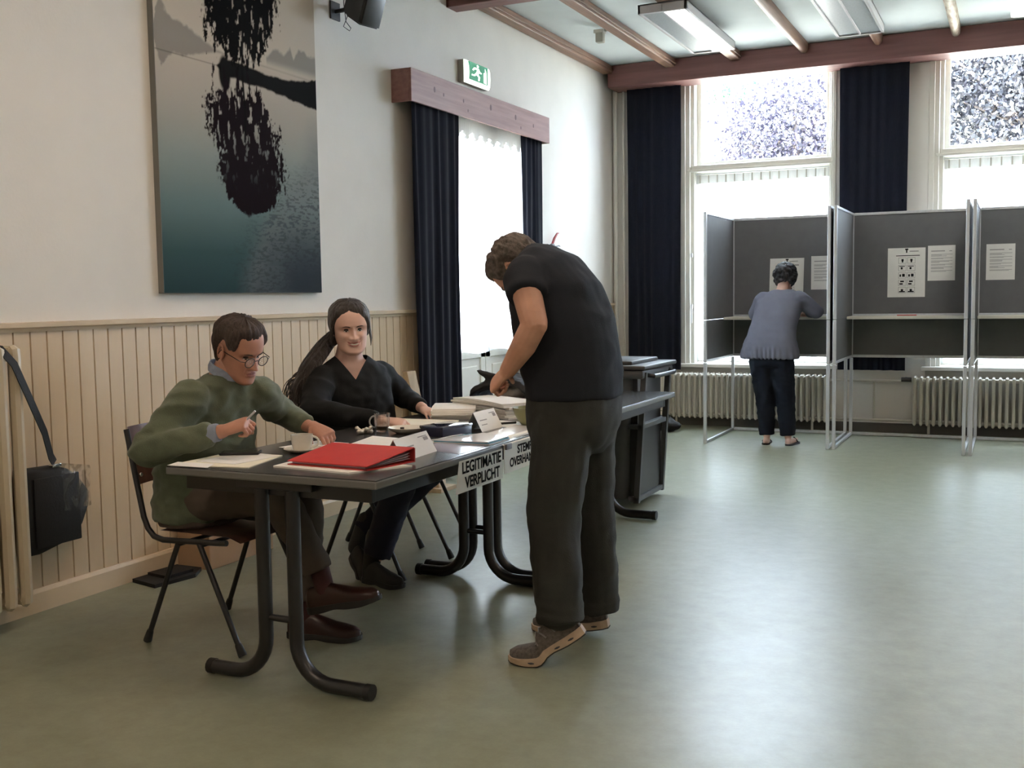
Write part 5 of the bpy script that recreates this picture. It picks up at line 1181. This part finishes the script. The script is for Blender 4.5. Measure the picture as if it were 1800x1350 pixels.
garment('trousers', mb, .009, 5, mat('brown_grey_trousers', (.075, .056, .044), .85, noise_s=20, noise_a=.08), P1, .010, cloth_noise(10, 12, 12), 9)
mb = MB(); mb.chain([((-2.385, 3.285, .33), .038), ((-2.365, 3.295, .235), .036)]); obj('sock', mb, mat('maroon_sock', (.05, .015, .015), .9), P1); mb = MB(); mb.chain([((-2.535, 3.40, .18), .038), ((-2.535, 3.40, .08), .036)]); obj('sock', mb, mat('maroon_sock2', (.05, .015, .015), .9), P1)
m_sh = mat('dark_oxblood_leather', (.028, .008, .006), .35); 
shoe(P1, (-2.43, 3.285, .145), 5, [m_sh, M['rubber']], pitch=-14, L=.31, name='shoe')
shoe(P1, (-2.605, 3.375, .004), 14, [m_sh, M['rubber']], L=.30, name='shoe')
t = thing('pen', 'pen held in the raised right hand of the older seated person', 'pen', (-2.57, 3.12, .87))
mb = MB(); mb.tube([(-2.60, 3.115, .875), (-2.54, 3.135, .935)], .004, 8); obj('barrel', mb, M['alu'], t)

# ---- long-haired woman
P2 = thing('person', 'seated smiling long-haired person in a black V-neck jumper, both hands on the desk', 'person', (-3.0, 4.48, 0))
WIDE[0] = 1.10; Mh = headmat((-2.945, 4.37, 1.195), -46, 8, 3, 1.05); F2 = {'smile': 1.0, 'nose': .72}
rg, fn_ = MB(), MB()
rg.chain([((-2.99, 4.42, .99), .085), ((-2.965, 4.385, 1.12), .056)]); u, w = rz((1, 0, 0), -25), rz((0, 1, 0), -25)
rg.ell([((-3.0, 4.48, .50), u * .14, w * .17), ((-2.99, 4.45, .80), u * .14, w * .17), ((-2.985, 4.43, .95), u * .115, w * .185), ((-2.98, 4.42, 1.01), u * .09, w * .155), ((-2.975, 4.41, 1.04), u * .065, w * .09)])
rg.chain([((-2.98, 4.36, .53), .08), ((-2.60, 4.27, .52), .05), ((-2.72, 4.22, .12), .026)]); rg.chain([((-2.98, 4.58, .53), .08), ((-2.60, 4.60, .52), .05), ((-2.88, 4.33, .16), .026)])
rg.chain([((-3.05, 4.23, .97), .045), ((-2.92, 4.05, .82), .038)]); rg.chain([((-2.93, 4.61, .97), .045), ((-2.87, 4.74, .83), .038)])
fn_.chain([((-2.92, 4.05, .82), .036), ((-2.59, 4.105, .785), .026)]); fn_.chain([((-2.87, 4.74, .83), .036), ((-2.665, 4.58, .795), .026)])
hand(fn_, (-2.585, 4.105, .787), (.93, .22, -.10), (-.1, -.35, .93), 1, curls=[(40, 60, 30), (50, 62, 35), (55, 62, 35), (58, 62, 35)], tcurl=.5, s=.95)
hand(fn_, (-2.66, 4.575, .793), (.72, -.55, -.12), (.05, -.1, .99), 1, curls=[(8, 14, 10), (10, 16, 12), (12, 18, 14), (14, 20, 16)], tcurl=.25, s=.95)
make_body(P2, rg, fn_, Mh, F2, [M['skin3'], M['lip']], jaw=1.12, ears=True)
eyes(P2, Mh, .45, (.015, .010, .008), .0026)
mb = MB()
mb.tube([Mh @ (headpt(.0555 + .006 * (q / .024) ** 2 * 1.0, 0, {'smile': 1.0}) * 1.0 + V((-.14 * q * q / .1 * 0 - (q ** 2) * 11 + .0045, q, .0005))) for q in (-.020, -.013, -.006, 0, .006, .013, .020)], [.0012, .0032, .0042, .0044, .0042, .0032, .0012], 8); obj('teeth', mb, M['tooth'], P2)
mh2 = mat('dark_brown_hair', (.020, .013, .010), .55, noise_s=60, noise_a=.5, bump=.8, bump_s=120, stretch=(3, 3, .3), sheen=.2)
def f_hair(z, aa, a):
    q = abs(a + .12); hl = float(np.interp(q, [0, .1, .45, .8, 1.05, 1.3, 1.5, 2.2], [.195, .193, .182, .160, .128, .090, .072, .052]))
    part = .006 * math.exp(-((a + .12) / .07) ** 2) * ssf(.3, .0, aa - .6)
    return -.006 + (.011 + .008 * ssf(1.1, 2.4, aa) - part + .006) * ssf(hl - .004, hl + .034, z)
hair(P2, Mh, f_hair, mh2, rough=.004, seed=8)
mb = MB(); rnd = random.Random(3); base = Mh @ V((-.075, -.045, .085))
mb.chain([(base, .034), (base + V((-.045, -.04, -.055)), .036), ((-3.08, 4.22, 1.02), .040), ((-3.105, 4.165, .93), .036), ((-3.115, 4.15, .86), .018)])
me = remeshed(mb, .006, 4); folds(me, .010, cloth_noise(30, 30, 9), 4); link_mesh('ponytail', me, mh2, P2, True, 180)
mb = MB()
for k in range(90):
    o1 = V((rnd.gauss(0, .016), rnd.gauss(0, .016), rnd.gauss(0, .016))); sp = V((rnd.gauss(0, .018), rnd.gauss(0, .018), rnd.gauss(0, .02)))
    pts = [base + o1 * .6, base + V((-.045, -.04, -.055)) + o1, V((-3.085, 4.22, 1.02)) + o1 * 1.3, V((-3.115, 4.16, .93)) + sp, V((-3.125, 4.14, .84 + rnd.uniform(-.03, .03))) + sp * 1.25]
    sm_ = []
    for i in range(len(pts) - 1):
        for q in range(4):
            t_ = q / 4; p0, p1, p2, p3 = pts[max(i - 1, 0)], pts[i], pts[i + 1], pts[min(i + 2, len(pts) - 1)]
            sm_.append(.5 * ((2 * p1) + (p2 - p0) * t_ + (2 * p0 - 5 * p1 + 4 * p2 - p3) * t_ ** 2 + (3 * p1 - p0 - 3 * p2 + p3) * t_ ** 3) + V((0, .006 * math.sin(i * 4 + q + k), 0)))
    sm_.append(pts[-1]); n_ = len(sm_); mb.tube(sm_, [.0034 * (1 - .75 * i / n_) + .0006 for i in range(n_)], 5)
o_ = obj('hair_strands', mb, mh2, P2); o_['kind'] = 'stuff'
for (y0_, sgn) in ((.078, 1), (-.078, -1)):
    for k in range(3):
        mb = MB(); mb.tube([Mh @ V((.035 - .01 * k, sgn * .070, .165)), Mh @ V((.030 - .008 * k, sgn * (.084 + .002 * k), .125)), Mh @ V((.022 - .006 * k, sgn * (.088 + .004 * k), .085 - .01 * k)), Mh @ V((.02, sgn * .09, .055 - .012 * k))], [.006, .006, .004, .001], 6); obj('loose_strand', mb, mh2, P2)
mb = MB(); u, w = rz((1, 0, 0), -22), rz((0, 1, 0), -22)
mb.ell([((-3.01, 4.48, .47), u * .175, w * .225), ((-3.01, 4.475, .62), u * .18, w * .225), ((-3.0, 4.46, .76), u * .175, w * .21), ((-2.99, 4.44, .87), u * .165, w * .205), ((-2.985, 4.43, .955), u * .135, w * .200), ((-2.98, 4.425, 1.005), u * .105, w * .175), ((-2.975, 4.415, 1.042), u * .078, w * .115), ((-2.97, 4.41, 1.065), u * .064, w * .075)], 28, 2.3)
mb.chain([((-3.035, 4.25, .95), .076), ((-2.945, 4.045, .825), .062), ((-2.625, 4.098, .79), .038)], (False, True)); mb.chain([((-2.925, 4.60, .95), .076), ((-2.88, 4.745, .835), .060), ((-2.695, 4.605, .80), .038)], (False, True))
fd = V((.68, -.73, 0)).normalized(); sd = V((fd.y, -fd.x, 0)); nk = V((-2.975, 4.415, 0))
def vcut(p):
    d = p - nk; f_ = d.dot(fd); s_ = abs(d.dot(sd)); zv = .955 + s_ * 1.35
    return f_ > .01 and p.z > zv and s_ < .10
garment('jumper', mb, .0075, 14, mat('black_jersey', (.009, .010, .011), .9, spec=.25, bump=.2, bump_s=240), P2, .012, cloth_noise(9, 9, 12), 15, cut=vcut, planes=[(nk + V((0, 0, .955)), V((-1.35 * sd.x, -1.35 * sd.y, 1))), (nk + V((0, 0, .955)), V((1.35 * sd.x, 1.35 * sd.y, 1))), (nk + fd * .01, fd)])
mb = MB(); mb.ell([((-3.0, 4.48, .455), u * .17, w * .215), ((-3.0, 4.48, .57), u * .165, w * .205)]); mb.chain([((-2.98, 4.36, .54), .10), ((-2.60, 4.27, .525), .080), ((-2.725, 4.215, .13), .066)], (False, True)); mb.chain([((-2.98, 4.58, .54), .10), ((-2.60, 4.60, .525), .080), ((-2.875, 4.335, .20), .066)], (False, True))
garment('jeans', mb, .010, 5, mat('dark_navy_denim', (.008, .009, .022), .85, bump=.2, bump_s=300), P2, .010, cloth_noise(10, 12, 12), 19)
shoe(P2, (-2.79, 4.20, .004), -12, [M['rubber'], M['rubber']], L=.25, wk=.85, name='ankle_boot'); shoe(P2, (-2.93, 4.315, .085), -30, [M['rubber'], M['rubber']], pitch=38, L=.25, wk=.85, name='ankle_boot')
mb = MB(); mb.chain([((-2.755, 4.21, .07), .042), ((-2.73, 4.215, .22), .045)]); obj('boot_shaft', mb, M['rubber'], P2); mb = MB(); mb.chain([((-2.905, 4.315, .13), .042), ((-2.865, 4.345, .26), .045)]); obj('boot_shaft', mb, M['rubber'], P2)

WIDE[0] = 1.0
# ---- standing man bending over the desks
P3 = thing('person', 'standing person in black T-shirt and dark jeans bending over the desks', 'person', (-1.5, 3.68, 0))
Mh = headmat((-1.675, 3.64, 1.435), 176, 60, 0, 1.02); F3 = {'smile': 0, 'age': 1}
rg, fn_ = MB(), MB()
rg.chain([((-1.63, 3.68, 1.42), .075), ((-1.68, 3.67, 1.45), .060)]); rg.ell([((-1.50, 3.69, .95), (.13, 0, 0), (0, .16, 0)), ((-1.53, 3.69, 1.2), (.14, 0, 0), (0, .17, 0)), ((-1.60, 3.69, 1.38), (.10, 0, .08), (0, .18, 0))])
rg.chain([((-1.49, 3.60, .90), .07), ((-1.515, 3.53, .54), .06), ((-1.475, 3.50, .19), .04)]); rg.chain([((-1.49, 3.80, .90), .07), ((-1.50, 3.84, .53), .06), ((-1.49, 3.855, .12), .04)])
fn_.chain([((-1.595, 3.47, 1.40), .056), ((-1.528, 3.41, 1.245), .048)]); fn_.chain([((-1.528, 3.41, 1.245), .047), ((-1.575, 3.42, 1.17), .046), ((-1.655, 3.45, 1.075), .030)])
fn_.chain([((-1.66, 3.89, 1.40), .055), ((-1.58, 3.98, 1.18), .046), ((-1.695, 3.98, .970), .029)])
hand(fn_, (-1.655, 3.45, 1.078), (-.62, .15, -.55), (-.55, -.62, .55), -1, curls=[(60, 80, 45), (65, 82, 45), (68, 82, 45), (70, 80, 45)], tcurl=.8, s=1.05)
hand(fn_, (-1.70, 3.98, .965), (-.22, .22, -.90), (-.50, -.75, .1), -1, curls=[(35, 45, 30), (38, 48, 30), (42, 50, 32), (45, 50, 34)], s=1.03)
make_body(P3, rg, fn_, Mh, F3, [M['skin'], M['lip']])
eyes(P3, Mh, .6, (.05, .04, .035), .0026)
mh3 = mat('grey_brown_hair', (.085, .068, .058), .75, noise_s=60, noise_a=.55, bump=.8, bump_s=160)
hair(P3, Mh, short_hair(.178, .018, .120, .035), mh3, rough=.008, seed=21)
def rt_(t, r): return V((math.cos(R(t)) * r, 0, math.sin(R(t)) * r))
mb = MB(); W_ = lambda r: V((0, r, 0))
mb.ell([((-1.495, 3.69, .965), rt_(0, .172), W_(.205)), ((-1.495, 3.69, 1.03), rt_(0, .172), W_(.205)), ((-1.510, 3.69, 1.12), rt_(4, .182), W_(.208)), ((-1.530, 3.69, 1.22), rt_(12, .182), W_(.21)), ((-1.560, 3.69, 1.315), rt_(28, .168), W_(.215)), ((-1.605, 3.69, 1.395), rt_(45, .140), W_(.222)), ((-1.640, 3.685, 1.440), rt_(60, .105), W_(.19)), ((-1.675, 3.68, 1.470), rt_(68, .078), W_(.11))], 30, 2.35)
mb.chain([((-1.605, 3.51, 1.410), .080), ((-1.570, 3.445, 1.340), .073)], (False, True)); mb.chain([((-1.64, 3.87, 1.42), .082), ((-1.62, 3.94, 1.30), .073)], (False, True))
garment('t_shirt', mb, .0085, 6, mat('black_cotton', (.015, .018, .026), .9, spec=.3, bump=.2, bump_s=260), P3, .010, cloth_noise(6, 6, 8), 25)
mb = MB()
mb.ell([((-1.50, 3.69, .76), rt_(0, .10), W_(.15)), ((-1.498, 3.69, .80), rt_(0, .135), W_(.178)), ((-1.497, 3.69, .86), rt_(0, .162), W_(.197)), ((-1.497, 3.69, .93), rt_(0, .170), W_(.20)), ((-1.497, 3.69, 1.01), rt_(0, .160), W_(.19))], 26, 2.3)
mb.chain([((-1.495, 3.59, .88), .118), ((-1.52, 3.54, .55), .097), ((-1.485, 3.505, .22), .085), ((-1.478, 3.50, .165), .082)], (False, True)); mb.chain([((-1.495, 3.80, .88), .118), ((-1.495, 3.84, .54), .095), ((-1.475, 3.86, .18), .083), ((-1.47, 3.86, .10), .080)], (False, True))
def jn(p, seed):
    low = 1 + 1.3 * ssf(.45, .15, p.z) + .5 * ssf(.15, .05, abs(p.z - .55)); return (cloth_noise(8, 8, 7)(p, seed) * 1.1 + .5 * (low - 1) * cloth_noise(4, 4, 22)(p, seed)) 
m_j = mat('dark_olive_denim', (.022, .023, .021), .85, noise_s=7, noise_a=.35, bump=.35, bump_s=300)
garment('jeans', mb, .0085, 4, m_j, P3, .011, jn, 29)
m_s1 = mat('worn_grey_mesh', (.10, .085, .075), .7, noise_s=90, noise_a=.4, bump=.5, bump_s=300); m_s2 = mat('tan_foam_sole', (.46, .34, .24), .5, noise_s=30, noise_a=.1); m_s3 = mat('shoe_overlay_grey', (.22, .20, .20), .4); m_s4 = mat('sole_dark_insert', (.04, .04, .05), .5)
shoe(P3, (-1.36, 3.535, .004), 194, [m_s1, m_s2, m_s3, m_s4], bend=34, L=.315, wk=1.08, name='running_shoe', sole_h=.030, laces=True)
shoe(P3, (-1.43, 3.875, .004), 186, [m_s1, m_s2, m_s3, m_s4], bend=10, L=.315, wk=1.08, name='running_shoe', sole_h=.030, laces=True)

t = thing('black_bag', 'slouched black bag with a pale inner lying on the far desk', 'bag', (-2.5, 5.15, ZT))
mb = MB(); P_ = [(-2.66, .775), (-2.645, .84), (-2.56, .885), (-2.46, .90), (-2.36, .885), (-2.30, .83), (-2.28, .80)]
rings = []
for (x, z) in P_:
    n_ = noise.noise(V((x * 9, 1, 2))) * .01; rings.append([(x, 5.04, z - .02 + n_), (x, 5.06, z + .012), (x, 5.20, z + .035 + n_), (x, 5.32, z + .01), (x, 5.34, z - .02), (x, 5.20, z - .015)])
mb.loft(rings); mb.prism([(-2.615, 5.05, .955), (-2.50, 5.05, .93), (-2.44, 5.06, .87), (-2.52, 5.06, .875)], (.01, .03, 0))
me = remeshed(mb, .007, 4); folds(me, .008, cloth_noise(16, 16, 20), 3); link_mesh('bag_shell', me, M['bagfab'], t, True, 180)
mb = MB(); mb.ell([((-2.56, 5.20, ZT), (.07, 0, 0), (0, .10, 0)), ((-2.50, 5.20, .80), (.08, 0, 0), (0, .10, 0)), ((-2.42, 5.20, .85), (.07, 0, 0), (0, .09, 0)), ((-2.40, 5.20, .88), (.04, 0, 0), (0, .06, 0))]); mb.box((-2.5, 5.1, ZT), (-2.33, 5.3, .80), .01)
me = remeshed(mb, .008, 5); folds(me, .008, cloth_noise(16, 16, 20), 6); link_mesh('pale_inner', me, mat('pale_lining', (.42, .38, .33), .8), t, True, 180)

# ---- voter seen from behind in the first booth
P4 = thing('person', 'standing person seen from behind with short curly dark hair and a grey-blue tunic', 'person', (-1.93, 9.5, 0))
Mh = headmat((-1.885, 9.70, 1.475), 88, 24, 0, 1.0)
rg, fn_ = MB(), MB()
rg.chain([((-1.90, 9.62, 1.33), .06), ((-1.89, 9.67, 1.42), .052)]); rg.ell([((-1.96, 9.52, .85), (.15, 0, 0), (0, .10, 0)), ((-1.93, 9.56, 1.1), (.14, 0, 0), (0, .09, 0)), ((-1.90, 9.61, 1.3), (.13, 0, 0), (0, .07, 0))])
rg.chain([((-2.05, 9.50, .80), .08), ((-2.02, 9.50, .42), .055), ((-1.995, 9.48, .08), .034)]); rg.chain([((-1.87, 9.50, .80), .08), ((-1.835, 9.50, .42), .055), ((-1.81, 9.48, .08), .034)])
for x, yw in ((-1.998, 97), (-1.805, 80)):
    d = V((math.cos(R(yw)), math.sin(R(yw)), 0)); p = V((x, 9.46, .030)); rg.chain([(p, .030), (p + d * .10, .030), (p + d * .19, .022)]); 
fn_.chain([((-2.09, 9.62, 1.28), .045), ((-2.15, 9.70, 1.15), .036), ((-2.03, 9.93, 1.155), .024)]); fn_.chain([((-1.71, 9.62, 1.28), .045), ((-1.60, 9.69, 1.17), .036), ((-1.74, 9.93, 1.16), .024)])
hand(fn_, (-2.02, 9.95, 1.15), (.25, .95, -.10), (0, .1, .95), -1, s=.9); hand(fn_, (-1.75, 9.95, 1.16), (-.35, .9, -.1), (0, .1, .95), 1, curls=[(45, 60, 30)] * 4, s=.9)
make_body(P4, rg, fn_, Mh, {'smile': 0}, [M['skin3'], M['lip']], vr=.011, vf=.005)
mh4 = mat('black_curly_hair', (.012, .010, .012), .6, noise_s=60, noise_a=.5, bump=.8, bump_s=90)
mb = MB(); rnd = random.Random(5)
for k in range(260):
    a, b_ = rnd.uniform(-3.14, 3.14), rnd.uniform(-.9, 1.5); d = V((math.cos(a) * math.cos(b_), math.sin(a) * math.cos(b_), math.sin(b_)))
    if d.x > .45 and d.z < .45: continue
    p = V((-.012 + d.x * .104, d.y * .096, .132 + d.z * .108)); mb.ball(Mh @ p, rnd.uniform(.014, .022), sub=1)
for k in range(3): mb.ball(Mh @ V((-.015, 0, .135)), (.085, .085, .095), sub=3)
me = remeshed(mb, .006, 2); link_mesh('hair', me, mh4, P4, True, 180)
mb = MB(); mb.ell([((-1.98, 9.505, .770), (.258, -.01, 0), (0, .155, 0)), ((-1.978, 9.505, .84), (.250, 0, 0), (0, .160, 0)), ((-1.972, 9.51, .93), (.222, 0, 0), (0, .152, 0)), ((-1.955, 9.53, 1.05), (.200, 0, 0), (0, .140, 0)), ((-1.925, 9.57, 1.17), (.205, 0, 0), (0, .132, 0)), ((-1.905, 9.60, 1.27), (.215, 0, 0), (0, .118, 0)), ((-1.895, 9.625, 1.335), (.17, 0, 0), (0, .095, 0)), ((-1.892, 9.64, 1.37), (.08, 0, 0), (0, .065, 0))], 30, 2.3)
mb.chain([((-2.06, 9.61, 1.285), .075), ((-2.15, 9.69, 1.155), .060), ((-2.075, 9.85, 1.15), .045)], (False, True)); mb.chain([((-1.745, 9.61, 1.285), .075), ((-1.61, 9.68, 1.175), .062), ((-1.70, 9.86, 1.165), .045)], (False, True))
def tn(p, seed):
    hem = ssf(.90, .80, p.z); return cloth_noise(7, 7, 10)(p, seed) * (1 - hem * .6) + hem * .9 * math.sin(math.atan2(p.y - 9.5, p.x + 1.98) * 26)
garment('tunic', mb, .009, 4, mat('grey_blue_tunic', (.135, .14, .185), .85, noise_s=8, noise_a=.06), P4, .008, tn, 31)
mb = MB(); mb.ell([((-1.965, 9.50, .70), (.175, 0, 0), (0, .13, 0)), ((-1.965, 9.50, .84), (.18, 0, 0), (0, .13, 0))]); mb.chain([((-2.045, 9.50, .74), .115), ((-2.015, 9.50, .42), .085), ((-1.995, 9.48, .09), .066)], (False, True)); mb.chain([((-1.88, 9.50, .74), .115), ((-1.84, 9.50, .42), .085), ((-1.81, 9.48, .09), .066)], (False, True))
garment('trousers', mb, .010, 4, mat('dark_navy_trousers', (.006, .008, .014), .9, spec=.2), P4, .010, cloth_noise(9, 9, 16), 37)
for x, yw in ((-1.998, 97), (-1.805, 80)):
    d = V((math.cos(R(yw)), math.sin(R(yw)), 0)); n_ = V((-d.y, d.x, 0)); mb = MB(); p = V((x, 9.43, 0))
    mb.loft([[p + d * q + n_ * w_ * s_ + V((0, 0, z_)) for s_, z_ in ((1, .001), (1, .016), (-1, .016), (-1, .001))] for q, w_ in ((0, .018), (.03, .034), (.12, .036), (.19, .044), (.23, .03), (.245, .01))]); mb.tube([p + d * .17 + n_ * .042 + V((0, 0, .01)), p + d * .16 + V((0, 0, .062)), p + d * .17 - n_ * .042 + V((0, 0, .01))], .006, 6)
    obj('sandal', mb, M['rubber'], P4)
